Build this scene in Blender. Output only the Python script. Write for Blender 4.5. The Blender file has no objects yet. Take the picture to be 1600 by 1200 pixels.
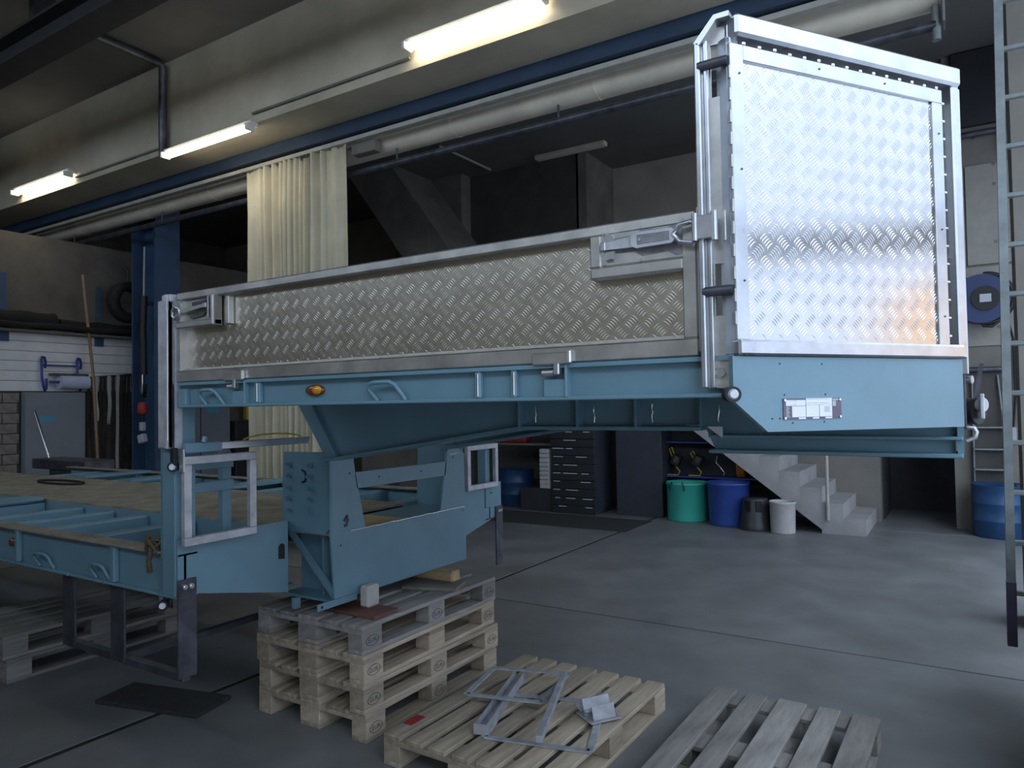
import bpy, math, random
from mathutils import Vector, Matrix
random.seed(7)
sc = bpy.context.scene
COL = sc.collection
V = Vector

# ------------------------------------------------------------------ camera
cam_d = bpy.data.cameras.new('camera'); cam = bpy.data.objects.new('camera', cam_d); COL.objects.link(cam)
cam_d.sensor_width = 36.0; cam_d.lens = 1117.0 * 36.0 / 1600.0; cam_d.clip_start = .05; cam_d.clip_end = 300
R_ = V((0.84639419, 0.53230119, -0.01650199)); U_ = V((0.02924437, -0.01551625, 0.99945186)); F_ = V((-0.53175336, 0.84641284, 0.02869968))
cam.matrix_world = Matrix(((R_.x, U_.x, -F_.x, 0), (R_.y, U_.y, -F_.y, 0), (R_.z, U_.z, -F_.z, 1.68), (0, 0, 0, 1)))
sc.camera = cam

# ------------------------------------------------------------------ sky, sun, exposure
W = bpy.data.worlds.new('World'); sc.world = W; W.use_nodes = True
bg = W.node_tree.nodes['Background']
bg.inputs[0].default_value = (.67, .81, 1.0, 1); bg.inputs[1].default_value = 2.9
sun_d = bpy.data.lights.new('sun', 'SUN'); sun_d.energy = 1.3; sun_d.color = (1, .90, .74); sun_d.angle = .01
sun = bpy.data.objects.new('sun', sun_d); COL.objects.link(sun)
sun.rotation_euler = V((.75, .22, -.62)).to_track_quat('-Z', 'Y').to_euler()
pd = bpy.data.lights.new('gate_portal', 'AREA'); pd.shape = 'RECTANGLE'; pd.size = 5.4; pd.size_y = 12.4
pd.cycles.is_portal = True
po = bpy.data.objects.new('gate_portal', pd); COL.objects.link(po)
po.location = (1.61, 3.8, 2.65); po.rotation_euler = (0, math.radians(90), 0)
pd2 = bpy.data.lights.new('fill_window_portal', 'AREA'); pd2.shape = 'RECTANGLE'; pd2.size = 13.6; pd2.size_y = 1.65
pd2.cycles.is_portal = True
po2 = bpy.data.objects.new('fill_window_portal', pd2); COL.objects.link(po2)
po2.location = (-5.2, -2.51, 5.275); po2.rotation_euler = (math.radians(90), 0, 0)
vs = sc.view_settings
vs.view_transform = 'Standard'; vs.look = 'None'; vs.gamma = 1.0; vs.exposure = 0.42; vs.use_curve_mapping = False
sc.cycles.use_denoising = True
sc.cycles.max_bounces = 8; sc.cycles.diffuse_bounces = 5; sc.cycles.glossy_bounces = 5; sc.cycles.sample_clamp_indirect = 6.0
sc.cycles.caustics_reflective = False; sc.cycles.caustics_refractive = False

# ------------------------------------------------------------------ materials
MATS = {}
def mat(name, col, rough=.6, metal=0.0, var=.15, scale=6.0, col2=None, bump=0.0, bscale=60.0, rvar=0.0, rand=0.0, stretch=None, emit=None, spec=None, coat=0.0):
    m = bpy.data.materials.new(name); m.use_nodes = True
    nt = m.node_tree; N = nt.nodes; L = nt.links
    b = N['Principled BSDF']
    b.inputs['Roughness'].default_value = rough; b.inputs['Metallic'].default_value = metal
    if spec is not None: b.inputs['Specular IOR Level'].default_value = spec
    if coat: b.inputs['Coat Weight'].default_value = coat; b.inputs['Coat Roughness'].default_value = .15
    tc = N.new('ShaderNodeTexCoord'); mp = N.new('ShaderNodeMapping'); L.new(tc.outputs['Object'], mp.inputs['Vector'])
    if stretch: mp.inputs['Scale'].default_value = stretch
    nz = N.new('ShaderNodeTexNoise'); nz.inputs['Scale'].default_value = scale; nz.inputs['Detail'].default_value = 6; nz.inputs['Roughness'].default_value = .6
    L.new(mp.outputs[0], nz.inputs['Vector'])
    c2 = col2 or tuple(max(0, c * (1 - var * 2)) for c in col)
    rp = N.new('ShaderNodeValToRGB'); rp.color_ramp.elements[0].position = .30; rp.color_ramp.elements[1].position = .70
    rp.color_ramp.elements[0].color = (*c2, 1); rp.color_ramp.elements[1].color = (*[min(1, c * (1 + var * .4)) for c in col], 1)
    L.new(nz.outputs['Fac'], rp.inputs[0]); out = rp.outputs[0]
    if rand:
        oi = N.new('ShaderNodeObjectInfo'); mr = N.new('ShaderNodeMapRange'); mr.inputs['To Min'].default_value = 1 - rand; mr.inputs['To Max'].default_value = 1 + rand * .6
        L.new(oi.outputs['Random'], mr.inputs['Value'])
        mx = N.new('ShaderNodeMix'); mx.data_type = 'RGBA'; mx.blend_type = 'MULTIPLY'; mx.inputs['Factor'].default_value = 1
        L.new(out, mx.inputs[6]); L.new(mr.outputs[0], mx.inputs[7]); out = mx.outputs[2]
    L.new(out, b.inputs['Base Color'])
    if rvar:
        mr2 = N.new('ShaderNodeMapRange'); mr2.inputs['To Min'].default_value = max(.03, rough - rvar); mr2.inputs['To Max'].default_value = rough + rvar
        L.new(nz.outputs['Fac'], mr2.inputs['Value']); L.new(mr2.outputs[0], b.inputs['Roughness'])
    if bump:
        n2 = N.new('ShaderNodeTexNoise'); n2.inputs['Scale'].default_value = bscale; n2.inputs['Detail'].default_value = 4
        L.new(mp.outputs[0], n2.inputs['Vector'])
        bp = N.new('ShaderNodeBump'); bp.inputs['Strength'].default_value = bump; bp.inputs['Distance'].default_value = .01
        L.new(n2.outputs['Fac'], bp.inputs['Height']); L.new(bp.outputs[0], b.inputs['Normal'])
    if emit:
        b.inputs['Emission Color'].default_value = (*emit[0], 1); b.inputs['Emission Strength'].default_value = emit[1]
    MATS[name] = m; return m
mat('paint', (.16, .285, .35), .38, var=.07, scale=3, bump=.05, bscale=220, rvar=.06)
mat('paint_dusty', (.30, .27, .21), .75, var=.25, scale=5)
mat('galv', (.62, .605, .575), .40, metal=.9, var=.16, scale=9, rvar=.10, bump=.04, bscale=40)
mat('galv_matte', (.60, .61, .645), .42, metal=.35, var=.18, scale=14, rvar=.1)
mat('galv_shadow', (.33, .33, .35), .5, metal=.7, var=.2, scale=20)  # darker copy of galv, recess shade put into the colour
mat('galv_bright', (.60, .62, .65), .30, metal=.85, var=.10, scale=12, rvar=.08)
mat('alu_dull', (.62, .57, .49), .35, metal=1.0, var=.06, scale=10, rvar=.05)
mat('alu', (.62, .61, .60), .17, metal=1.0, var=.05, scale=14, rvar=.05, bump=.05, bscale=9)
mat('steel_dark', (.13, .135, .16), .45, metal=.6, var=.3, scale=8, rvar=.1)
mat('zinc', (.80, .80, .82), .28, metal=.9, var=.08)
mat('rubber', (.012, .012, .013), .55, var=.2)
mat('cap_white', (.72, .74, .80), .4, var=.05)
mat('amber', (.75, .30, .02), .2, var=.1, coat=.5)
mat('amber_dark', (.16, .05, .01), .25, var=.1, coat=.5)
mat('weld', (.85, .84, .80), .25, metal=.8, var=.1)
mat('plate_dark', (.13, .11, .15), .4, var=.1)
mat('plate_white', (.78, .79, .84), .45, var=.03)
mat('plate_grey', (.45, .46, .50), .45, var=.03)
mat('concrete_floor', (.25, .25, .25), .48, var=.17, scale=1.7, rvar=.10, bump=.03, bscale=30)
mat('joint', (.03, .03, .03), .9)
mat('concrete_wall', (.25, .23, .20), .9, var=.14, scale=1.2, bump=.05, bscale=25)
mat('concrete_brown', (.17, .15, .125), .9, var=.2, scale=1.5)
mat('concrete_beam', (.58, .51, .38), .9, var=.14, scale=1.2, bump=.05, bscale=25)
mat('concrete_ceiling', (.155, .15, .14), .92, var=.12, scale=1.0, bump=.04, bscale=20)
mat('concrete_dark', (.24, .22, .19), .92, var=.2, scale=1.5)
mat('wall_warm', (.50, .45, .36), .9, var=.1)
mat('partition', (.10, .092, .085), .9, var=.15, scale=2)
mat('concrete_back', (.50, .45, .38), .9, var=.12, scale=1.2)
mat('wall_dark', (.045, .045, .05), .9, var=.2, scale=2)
mat('panel_grey', (.36, .34, .30), .8, var=.08)
mat('plaster_white', (.88, .86, .84), .85, var=.06, scale=4, bump=.05, bscale=60)
mat('block_grey', (.30, .26, .23), .9, var=.2, scale=8)
mat('concrete_stair', (.46, .44, .43), .85, var=.12, scale=3)
mat('steel_navy', (.026, .055, .105), .6, var=.15, scale=3)
mat('black_steel', (.022, .022, .024), .75, var=.2)
mat('steel_blue', (.045, .095, .18), .5, var=.15, scale=3)
mat('reel_blue', (.02, .04, .13), .45, var=.1)
mat('bright_blue', (.035, .07, .30), .45, var=.1)
mat('rail_white', (.50, .48, .42), .6, var=.1)
mat('duct', (.78, .70, .56), .55, var=.12, scale=2)
mat('lamp_body', (.72, .70, .62), .4, var=.03)
mat('tube', (1, 1, 1), .3, var=0, emit=((1.0, .93, .78), 9.0))
mat('curtain', (.72, .66, .49), .8, var=.10, scale=2, bump=.05, bscale=30)
mat('wood', (.58, .47, .35), .82, var=.22, scale=3.2, stretch=(6, 1, 6), bump=.08, bscale=50, rand=.28)
mat('wood_grey', (.38, .35, .32), .85, var=.22, scale=3.2, stretch=(6, 1, 6), bump=.08, bscale=50, rand=.28)
mat('wood_and_reflected_tan', (.60, .42, .24), .7, var=.15, scale=4, stretch=(1, 6, 6))
mat('wood_block', (.30, .26, .22), .8, var=.2, scale=5)
mat('wood_endgrain', (.58, .54, .50), .8, var=.1, scale=8)
mat('stamp', (.05, .045, .04), .9)
mat('plywood_red', (.20, .085, .06), .6, var=.15)
mat('red', (.35, .03, .03), .6, var=.1)
mat('plastic_green', (.06, .52, .40), .45, var=.06)
mat('plastic_blue', (.045, .10, .40), .45, var=.08)
mat('drum_blue', (.025, .08, .20), .4, var=.15, scale=5)
mat('plastic_dark', (.05, .05, .055), .4, var=.1)
mat('plastic_white', (.62, .60, .58), .5, var=.1)
mat('cabinet_dark', (.035, .036, .042), .45, var=.1)
mat('cabinet_side', (.05, .055, .075), .5, var=.1)
mat('label_strip', (.75, .75, .72), .5, var=.03)
mat('yellow', (.62, .42, .03), .5, var=.1)
mat('orange', (.60, .24, .03), .6, var=.15)
mat('chrome', (.8, .8, .8), .12, metal=1.0, var=.02)
mat('mat_dark', (.055, .053, .05), .95, var=.15, scale=30)
mat('locker', (.24, .27, .30), .5, var=.08, scale=2)
mat('sticker', (.10, .36, .52), .6, var=.03)
mat('paper', (.55, .58, .75), .9, var=.03)
mat('pole_wood', (.30, .20, .12), .7, var=.15)
mat('strap_dark', (.045, .037, .03), .9, var=.3, scale=15)
mat('strap_white', (.55, .54, .48), .9, var=.1)
mat('tarp_black', (.012, .011, .010), .8, var=.2, bump=.3, bscale=12)
mat('ladder_alu', (.27, .30, .30), .5, metal=.4, var=.15, scale=10)
mat('ladder_foot', (.10, .08, .14), .6)
mat('orange_wall', (.80, .42, .16), .9, var=.08)
mat('pale_wall', (.53, .57, .64), .9, var=.05)
mat('asphalt', (.58, .58, .60), .95, var=.1)
mat('dirt_rope', (.12, .09, .05), .95, var=.3, scale=40)

# ------------------------------------------------------------------ mesh helpers
class MB:
    def __init__(s, T=None): s.v = []; s.f = []; s.sm = []; s.T = T
    def add(s, vs, fs, smooth=False):
        o = len(s.v)
        for p in vs: s.v.append(V(s.T(p)) if s.T else V(p))
        for f in fs: s.f.append([o + i for i in f]); s.sm.append(smooth)
        return s
    def obox(s, c, ax, h, b=0.0):
        c = V(c); A = [V(a).normalized() for a in ax]
        if b <= 0:
            vs = [c + A[0] * h[0] * i + A[1] * h[1] * j + A[2] * h[2] * k for i in (-1, 1) for j in (-1, 1) for k in (-1, 1)]
            return s.add(vs, [(0, 1, 3, 2), (4, 6, 7, 5), (0, 4, 5, 1), (2, 3, 7, 6), (0, 2, 6, 4), (1, 5, 7, 3)])
        b = min(b, min(h) * .45); idx = {}; vs = []
        for i in (-1, 1):
            for j in (-1, 1):
                for k in (-1, 1):
                    sg = (i, j, k)
                    for a in range(3):
                        p = c.copy()
                        for q in range(3): p += A[q] * sg[q] * (h[q] if q == a else h[q] - b)
                        idx[(sg, a)] = len(vs); vs.append(p)
        fs = []
        for a in range(3):
            p, q = (a + 1) % 3, (a + 2) % 3
            for sgn in (-1, 1):
                ring = []
                for (u, w) in ((-1, -1), (1, -1), (1, 1), (-1, 1)):
                    t = [0, 0, 0]; t[a] = sgn; t[p] = u; t[q] = w; ring.append(idx[(tuple(t), a)])
                fs.append(ring if sgn > 0 else ring[::-1])
            for u in (-1, 1):
                for w in (-1, 1):
                    t0 = [0, 0, 0]; t0[p] = u; t0[q] = w; t0[a] = -1; t1 = t0[:]; t1[a] = 1
                    t0 = tuple(t0); t1 = tuple(t1)
                    r = [idx[(t0, p)], idx[(t1, p)], idx[(t1, q)], idx[(t0, q)]]
                    fs.append(r if u * w < 0 else r[::-1])
        for i in (-1, 1):
            for j in (-1, 1):
                for k in (-1, 1):
                    r = [idx[((i, j, k), a)] for a in range(3)]
                    fs.append(r if i * j * k > 0 else r[::-1])
        return s.add(vs, fs)
    def box(s, x0, x1, y0, y1, z0, z1, b=0.0):
        return s.obox(((x0 + x1) / 2, (y0 + y1) / 2, (z0 + z1) / 2), ((1, 0, 0), (0, 1, 0), (0, 0, 1)), (abs(x1 - x0) / 2, abs(y1 - y0) / 2, abs(z1 - z0) / 2), b)
    def prism(s, poly, axis, a0, a1):
        def P(u, w, a):
            return {'X': (a, u, w), 'Y': (u, a, w), 'Z': (u, w, a)}[axis]
        n = len(poly); vs = [P(u, w, a0) for u, w in poly] + [P(u, w, a1) for u, w in poly]
        area = sum(poly[i][0] * poly[(i + 1) % n][1] - poly[(i + 1) % n][0] * poly[i][1] for i in range(n))
        flip = (area > 0) != (a1 > a0)
        if axis == 'Y': flip = not flip
        fs = [list(range(n))[::-1], list(range(n, 2 * n))] + [[i, (i + 1) % n, n + (i + 1) % n, n + i] for i in range(n)]
        if flip: fs = [f[::-1] for f in fs]
        return s.add(vs, fs)
    def cyl(s, p0, p1, r0, r1=None, n=16, cap=True, smooth=True):
        p0 = V(p0); p1 = V(p1); r1 = r0 if r1 is None else r1
        d = (p1 - p0).normalized(); a = d.orthogonal().normalized(); b = d.cross(a)
        vs = []
        for p, r in ((p0, r0), (p1, r1)):
            for i in range(n):
                t = 2 * math.pi * i / n; vs.append(p + (a * math.cos(t) + b * math.sin(t)) * r)
        s.add(vs, [[i, (i + 1) % n, n + (i + 1) % n, n + i] for i in range(n)], smooth)
        if cap: s.add(vs[:n], [list(range(n))[::-1]]); s.add(vs[n:], [list(range(n))])
        return s
    def lathe(s, c, prof, n=24, axis='Z', closed=False):
        vs = []; m = len(prof)
        for i in range(n):
            t = 2 * math.pi * i / n
            for r, h in prof:
                if axis == 'Z': vs.append((c[0] + r * math.cos(t), c[1] + r * math.sin(t), c[2] + h))
                elif axis == 'X': vs.append((c[0] + h, c[1] + r * math.cos(t), c[2] + r * math.sin(t)))
                else: vs.append((c[0] + r * math.sin(t), c[1] + h, c[2] + r * math.cos(t)))
        fs = []
        for i in range(n):
            j = (i + 1) % n
            for k in range(m - 1): fs.append([i * m + k, j * m + k, j * m + k + 1, i * m + k + 1])
            if closed: fs.append([i * m + m - 1, j * m + m - 1, j * m, i * m])
        return s.add(vs, fs, True)
    def tube(s, pts, r, n=8, closed=False):
        pts = [V(p) for p in pts]; m = len(pts); vs = []; pa = None
        for i, p in enumerate(pts):
            q0 = pts[(i - 1) % m] if (closed or i > 0) else p; q1 = pts[(i + 1) % m] if (closed or i < m - 1) else p
            d = (q1 - q0).normalized()
            a = d.orthogonal().normalized() if pa is None else (pa - d * pa.dot(d)).normalized()
            pa = a; b = d.cross(a)
            for k in range(n):
                t = 2 * math.pi * k / n; vs.append(p + (a * math.cos(t) + b * math.sin(t)) * r)
        fs = []
        for i in range(m if closed else m - 1):
            j = (i + 1) % m
            for k in range(n): fs.append([i * n + k, i * n + (k + 1) % n, j * n + (k + 1) % n, j * n + k])
        s.add(vs, fs, True)
        if not closed: s.add(vs[:n], [list(range(n))[::-1]]); s.add(vs[-n:], [list(range(n))])
        return s
    def build(s, name, m, parent=None, label=None, cat=None, group=None, kind=None, origin=None):
        me = bpy.data.meshes.new(name)
        lo = V([min(p[i] for p in s.v) for i in range(3)]); hi = V([max(p[i] for p in s.v) for i in range(3)])
        c = V(origin) if origin is not None else (lo + hi) / 2
        if origin is None and parent is None: c.z = lo.z
        me.from_pydata([p - c for p in s.v], [], s.f); me.polygons.foreach_set('use_smooth', s.sm); me.update()
        me.materials.append(MATS[m])
        o = bpy.data.objects.new(name, me); COL.objects.link(o)
        wl = c
        if parent is not None:
            o.parent = parent; o.location = c - WL[parent.name]
        else: o.location = c
        WL[o.name] = wl
        return tag(o, label, cat, group, kind)
WL = {}
def tag(o, label=None, cat=None, group=None, kind=None):
    if label: o['label'] = label
    if cat: o['category'] = cat
    if group: o['group'] = group
    if kind: o['kind'] = kind
    return o
def thing(name, loc, label=None, cat=None, group=None, kind=None):
    o = bpy.data.objects.new(name, None); COL.objects.link(o); o.location = loc; o.empty_display_size = .1
    WL[o.name] = V(loc); return tag(o, label, cat, group, kind)
def copy_part(src, parent, loc, rot=None):
    o = src.copy(); COL.objects.link(o); o.parent = parent; o.location = loc
    if rot: o.rotation_euler = rot
    WL[o.name] = WL[parent.name] + V(loc); return o
def copy_tree(o, parent=None):
    c = o.copy(); COL.objects.link(c); c.parent = parent
    for ch in o.children: copy_tree(ch, c)
    return c
def text_mb(txt, size, T):
    cu = bpy.data.curves.new('t', 'FONT'); cu.body = txt; cu.size = size; cu.align_x = 'CENTER'; cu.align_y = 'CENTER'; cu.extrude = 0
    cu.resolution_u = 2
    ob = bpy.data.objects.new('t', cu); COL.objects.link(ob)
    dg = bpy.context.evaluated_depsgraph_get(); me = bpy.data.meshes.new_from_object(ob.evaluated_get(dg))
    vs = [tuple(v.co) for v in me.vertices]; fs = [list(p.vertices) for p in me.polygons]
    bpy.data.objects.remove(ob); bpy.data.meshes.remove(me); bpy.data.curves.remove(cu)
    return vs, fs

# ------------------------------------------------------------------ the hall
MB().box(-17.3, 1.8, -2.7, 13.2, -.30, -.003).build('floor', 'joint', kind='structure')
FL = bpy.data.objects['floor']
for x0, x1 in ((-17.3, -13.85), (-13.82, -8.83), (-8.80, -3.84), (-3.80, 1.20), (1.22, 1.8)):
    for y0, y1 in ((-2.7, .20), (.21, 5.205), (5.22, 10.25), (10.26, 13.2)):
        MB().box(x0, x1, y0, y1, -.03, 0, .004).build('floor_slab', 'concrete_floor', FL)
MB().box(-17.3, 1.8, -2.7, 13.2, 6.1, 6.4).build('ceiling', 'concrete_ceiling', kind='structure')
MB().box(-12.3, -12, 2.0, 13, 0, 4.4).build('wall_left', 'concrete_brown', kind='structure')
MB().box(-17.3, -17, -2.7, 13, 0, 6.1).build('wall_end', 'concrete_brown', kind='structure')
WLF = bpy.data.objects['wall_left']
MB().box(-17, 1.6, -2.7, -2.5, 0, 4.45).box(-17, -12, -2.7, -2.5, 4.1, 6.1).build('wall_front', 'wall_warm', kind='structure')
MB().box(-11.5, -.9, -.62, -.5, 0, 3.2).build('low_shade_wall', 'wall_warm', kind='structure')  # unseen partition added to keep window light off the floor
g = thing('fill_window', (-5.2, -2.6, 3.5), kind='structure')  # unseen window band, added as fill light from behind the camera
for i in range(9): MB().box(-12 + i * 1.69, -11.92 + i * 1.69, -2.66, -2.54, 3.5, 6.1).build('fill_window_mullion', 'steel_dark', g)
MB().box(-17, -.97, 12.4, 12.7, 0, 6.1).build('wall_back', 'concrete_back', kind='structure')
MB().box(1.6, 1.8, -2.7, -2.4, 0, 6.1).box(1.6, 1.8, 10.0, 13, 0, 6.1).box(1.6, 1.8, -2.4, 10.0, 5.3, 6.1).build('wall_right', 'concrete_wall', kind='structure')
g = thing('door_1', (1.7, 6.1, 0), kind='structure')
MB().box(1.66, 1.74, -2.4, 10.0, 2.47, 2.60).build('gate_transom', 'steel_dark', g)
for y in (-2.4, 9.9): MB().box(1.64, 1.76, y, y + .1, 0, 5.3).build('gate_post', 'steel_dark', g)
MB().box(-60, 60, -60, 60, -.40, -.31).build('ground', 'asphalt', kind='structure')
MB().box(21, 22, -20, 8.6, -.31, 13).box(21, 22, 8.6, 34, -.31, 13).build('wall_outside', 'pale_wall', kind='structure')
MB().box(20.8, 21, 8.6, 15, -.31, 5.0).build('wall_outside_orange', 'orange_wall', kind='structure')
# back right wall with doorway, recessed panels and the pillar beside the ladder
MB().box(-.10, 1.6, 10.8, 11.2, 0, 6.1).box(-.97, -.10, 10.97, 11.2, 2.3, 6.1).box(-.97, 1.6, 11.2, 12.7, 5.9, 6.1).build('wall_back_right', 'concrete_wall', kind='structure')
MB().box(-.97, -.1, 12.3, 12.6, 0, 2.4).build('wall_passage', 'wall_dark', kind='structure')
MB().box(-.99, -.95, 11.2, 12.6, 0, 2.4).box(-.1, -.06, 11.2, 12.6, 0, 2.4).box(-.99,-.06,11.2,12.6,2.3,2.4).build('wall_passage_side', 'wall_dark', kind='structure')
MB().box(.36, .72, 6.35, 6.75, 0, 6.1).build('wall_pillar', 'concrete_wall', kind='structure')
WBR = bpy.data.objects['wall_back_right']
MB().box(.06, .62, 10.77, 10.8, 2.32, 3.32, .004).build('wall_panel', 'panel_grey', WBR)
MB().box(.115, .62, 10.77, 10.8, 3.35, 4.62, .004).build('wall_panel', 'panel_grey', WBR)
MB().box(-.08, .10, 10.775, 10.8, 3.35, 4.62, .004).build('wall_panel', 'panel_grey', WBR)
for x, z in ((.42, 2.55), (.42, 3.62), (.42, 4.35), (.42, 4.6)):
    MB().cyl((x, 10.768, z), (x, 10.772, z), .022, n=10).build('formwork_hole', 'concrete_dark', WBR)
MB().box(.0, .50, 10.72, 10.8, 5.12, 6.08, .005).build('window_1', 'cabinet_dark', kind='structure')
# concrete beam with lamps
MB().box(-17, 1.6, 5.30, 5.83, 4.93, 6.1).box(-17, 1.6, 5.285, 5.30, 4.93, 5.0).build('trim_1', 'concrete_beam', kind='structure')
MB().box(-17, 1.6, 5.83, 6.02, 5.0, 6.1).box(-17, 1.6, 5.84, 5.99, 4.79, 5.0).build('trim_2', 'steel_navy', kind='structure')
MB().box(-17, 1.6, 6.02, 6.5, 5.2, 6.1).build('trim_3', 'concrete_dark', kind='structure')
# back room: return wall, dark partition, sloping stair flight
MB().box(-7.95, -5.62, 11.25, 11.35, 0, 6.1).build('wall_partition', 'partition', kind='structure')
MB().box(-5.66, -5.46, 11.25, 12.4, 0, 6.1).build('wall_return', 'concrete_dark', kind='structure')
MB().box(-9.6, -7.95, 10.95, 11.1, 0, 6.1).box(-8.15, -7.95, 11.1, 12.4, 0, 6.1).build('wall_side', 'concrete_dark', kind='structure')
st = MB(); st.prism([(-9.70, 6.09), (-8.65, 6.09), (-6.70, 3.55), (-6.70, 2.2)], 'Y', 9.7, 10.9); st.build('stair_flight', 'concrete_dark', label='dark sloping concrete stair flight under the ceiling right of the curtain', cat='stair')
t = MB().cyl((-7.33, 9.5, 6.06), (-7.31, 11.0, 6.06), .022).build('ceiling_conduit', 'rail_white', label='thin pale conduit on the dark back ceiling', cat='conduit')

# ---- left wall: white boards, grey blocks
zz = [2.0, 2.16, 2.31, 2.46, 2.61, 2.76, 2.91]
for i in range(6): MB().box(-12, -11.94, 4.2, 6.86, zz[i] + .003, zz[i + 1] - .003, .004).build('wall_board', 'plaster_white', WLF)
for r in range(13):
    for k in range(3):
        y0 = 4.12 + k * .40 + (.2 if r % 2 else 0)
        y1 = min(y0 + .39, 5.14)
        if y1 > y0 + .03: MB().box(-12, -11.95, y0, y1, r * .152 + .004, r * .152 + .146, .004).build('block', 'block_grey', WLF)

# ------------------------------------------------------------------ lamps and overhead runs
def lamp(xa, xb, y, z, label):
    t = thing('fluorescent_lamp', ((xa + xb) / 2, y, z), label, 'lamp', 'fluorescent lamps along the concrete beam')
    MB().box(xa, xb, y - .03, y + .09, z + .0, z + .055, .01).build('housing', 'lamp_body', t)
    for dy in (-.045, .02): 
        MB().cyl((xa + .05, y + dy, z - .035), (xb - .05, y + dy, z - .035), .021, n=12).build('tube', 'tube', t)
    for x in (xa + .02, xb - .02): MB().box(x - .02, x + .02, y - .075, y + .05, z - .065, z + .01, .008).build('end_cap', 'lamp_body', t)
lamp(-4.40, -2.86, 5.20, 5.13, 'long lit fluorescent lamp nearest the galvanised corner board')
lamp(-8.32, -6.66, 5.20, 4.87, 'lit fluorescent lamp above the blue beam left of the curtain')
lamp(-12.25, -10.62, 5.20, 5.08, 'lit fluorescent lamp at the far left end of the beam')
def pipe(name, pts, r, m, label, cat, n=10, group=None): return MB().tube(pts, r, n).build(name, m, label=label, cat=cat, group=group)
pipe('conduit', [(-6.75, 5.275, 5.045), (-4.42, 5.275, 5.045)], .014, 'concrete_dark', 'thin cable conduit between the two right lamps', 'conduit')
pipe('conduit', [(-10.6, 5.275, 5.02), (-8.5, 5.275, 5.02)], .014, 'concrete_dark', 'thin cable conduit between the two left lamps', 'conduit')
pipe('drop_pipe', [(-8.40, 5.22, 4.86), (-8.40, 5.22, 6.0), (-8.40, 5.17, 6.04), (-8.38, 3.75, 6.04)], .05, 'steel_dark', 'dark pipe bending down the beam face at the upper left', 'pipe', 12)
t = thing('crane_rail', (-6, 3.6, 5.35), 'dark steel crane rail under the ceiling in the top left corner', 'crane rail')
MB().box(-17, 1.6, 3.46, 3.74, 5.36, 5.39).box(-17, 1.6, 3.59, 3.61, 5.39, 5.63).box(-17, 1.6, 3.46, 3.74, 5.63, 5.66).build('rail_profile', 'black_steel', t)
for x in (-11, -7.9, -4.5): MB().box(x - .06, x + .06, 3.5, 3.7, 5.66, 6.1).build('rail_hanger', 'black_steel', t)
for i, (y0, y1) in enumerate(((2.2, 2.32), (2.75, 2.9))):
    MB().box(-17, -5, y0, y1, 5.75, 5.9, .01).build('ceiling_channel', 'black_steel', label=('dark ceiling channel in the extreme top left corner' if i == 0 else 'dark ceiling channel next to the crane rail'), cat='channel')
MB().box(-9.6, -9.0, 2.0, 3.4, 5.68, 5.75, .01).build('ceiling_bracket', 'black_steel', label='short dark bracket crossing the ceiling channels', cat='bracket')
MB().box(-17, -.05, 5.90, 5.99, 4.725, 4.775, .006).build('curtain_rail', 'rail_white', label='pale curtain rail running below the blue beam', cat='curtain rail')
t = thing('ventilation_duct', (-6, 6.25, 4.62), 'round cream ventilation duct running below the beam', 'duct')
MB().cyl((-17, 6.27, 4.78), (-.05, 6.27, 4.78), .155, n=28).build('duct_pipe', 'duct', t)
for x in (-14, -12.3, -10.5, -8.8, -4.6, -2.9, -1.2): MB().cyl((x, 6.27, 4.78), (x + .02, 6.27, 4.78), .159, n=28).build('duct_seam', 'duct', t)
t = thing('overhead_pipe', (-6, 6.2, 4.44), 'dark pipe on hangers below the round duct', 'pipe')
MB().cyl((-17, 6.2, 4.475), (-.08, 6.2, 4.475), .04, n=12).build('pipe_run', 'steel_dark', t)
MB().cyl((-.08, 6.2, 4.36), (-.08, 6.2, 4.62), .032, n=12).build('pipe_stub', 'ladder_alu', t)
MB().box(-.035, -.02, 6.12, 6.28, 4.46, 4.66).build('pipe_flange', 'ladder_alu', t)
for x in (-15, -12.5, -10, -8, -5.4, -3.3, -1.6): MB().cyl((x, 6.2, 4.44), (x, 6.2, 4.64), .012, n=6).build('pipe_hanger', 'steel_dark', t)
MB().box(-5.92, -5.56, 5.99, 6.12, 4.60, 4.74, .01).build('junction_box', 'concrete_dark', label='dark box under the beam beside the curtain top', cat='box')
t = thing('ceiling_fixture', (-5.6, 11.0, 6.0), 'unlit strip fixture on the dark back ceiling', 'lamp')
MB().box(-6.3, -4.95, 10.9, 11.05, 6.02, 6.1, .01).build('housing', 'duct', t)
# curtain
pts = []; n = 150
xs0, xs1 = -7.72, -5.93
for i in range(n + 1):
    u = i / n; x = xs0 + (xs1 - xs0) * u
    if u < .13: a = .012 * math.sin(u * 40)
    elif u > .80: a = .02 * math.sin(u * 55)
    else: a = (.06 + .02 * math.sin(u * 31)) * math.sin((u - .13) * 2 * math.pi * 17 + 2.2 * math.sin(u * 13))
    pts.append((x, 5.945 + a))
cv = []; cf = []
zs = [.06, 1.2, 2.4, 3.4, 4.2, 4.72]
for j, z in enumerate(zs):
    for i, (x, y) in enumerate(pts):
        k = 1 - .25 * (1 - j / 5) * math.sin(i * .21 + j)
        cv.append((x + .01 * math.sin(j * 2 + i * .05), 5.945 + (y - 5.945) * k, z - (.05 if (j == 5 and 85 < i < 100) else 0)))
m_ = len(pts)
for j in range(len(zs) - 1):
    for i in range(m_ - 1): cf.append([j * m_ + i, j * m_ + i + 1, (j + 1) * m_ + i + 1, (j + 1) * m_ + i])
b = MB(); b.add(cv, cf, True)
t = thing('curtain', (-6.83, 5.945, .06), 'cream pleated industrial curtain hanging behind the drop side', 'curtain')
cl = b.build('cloth', 'curtain', t)
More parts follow.
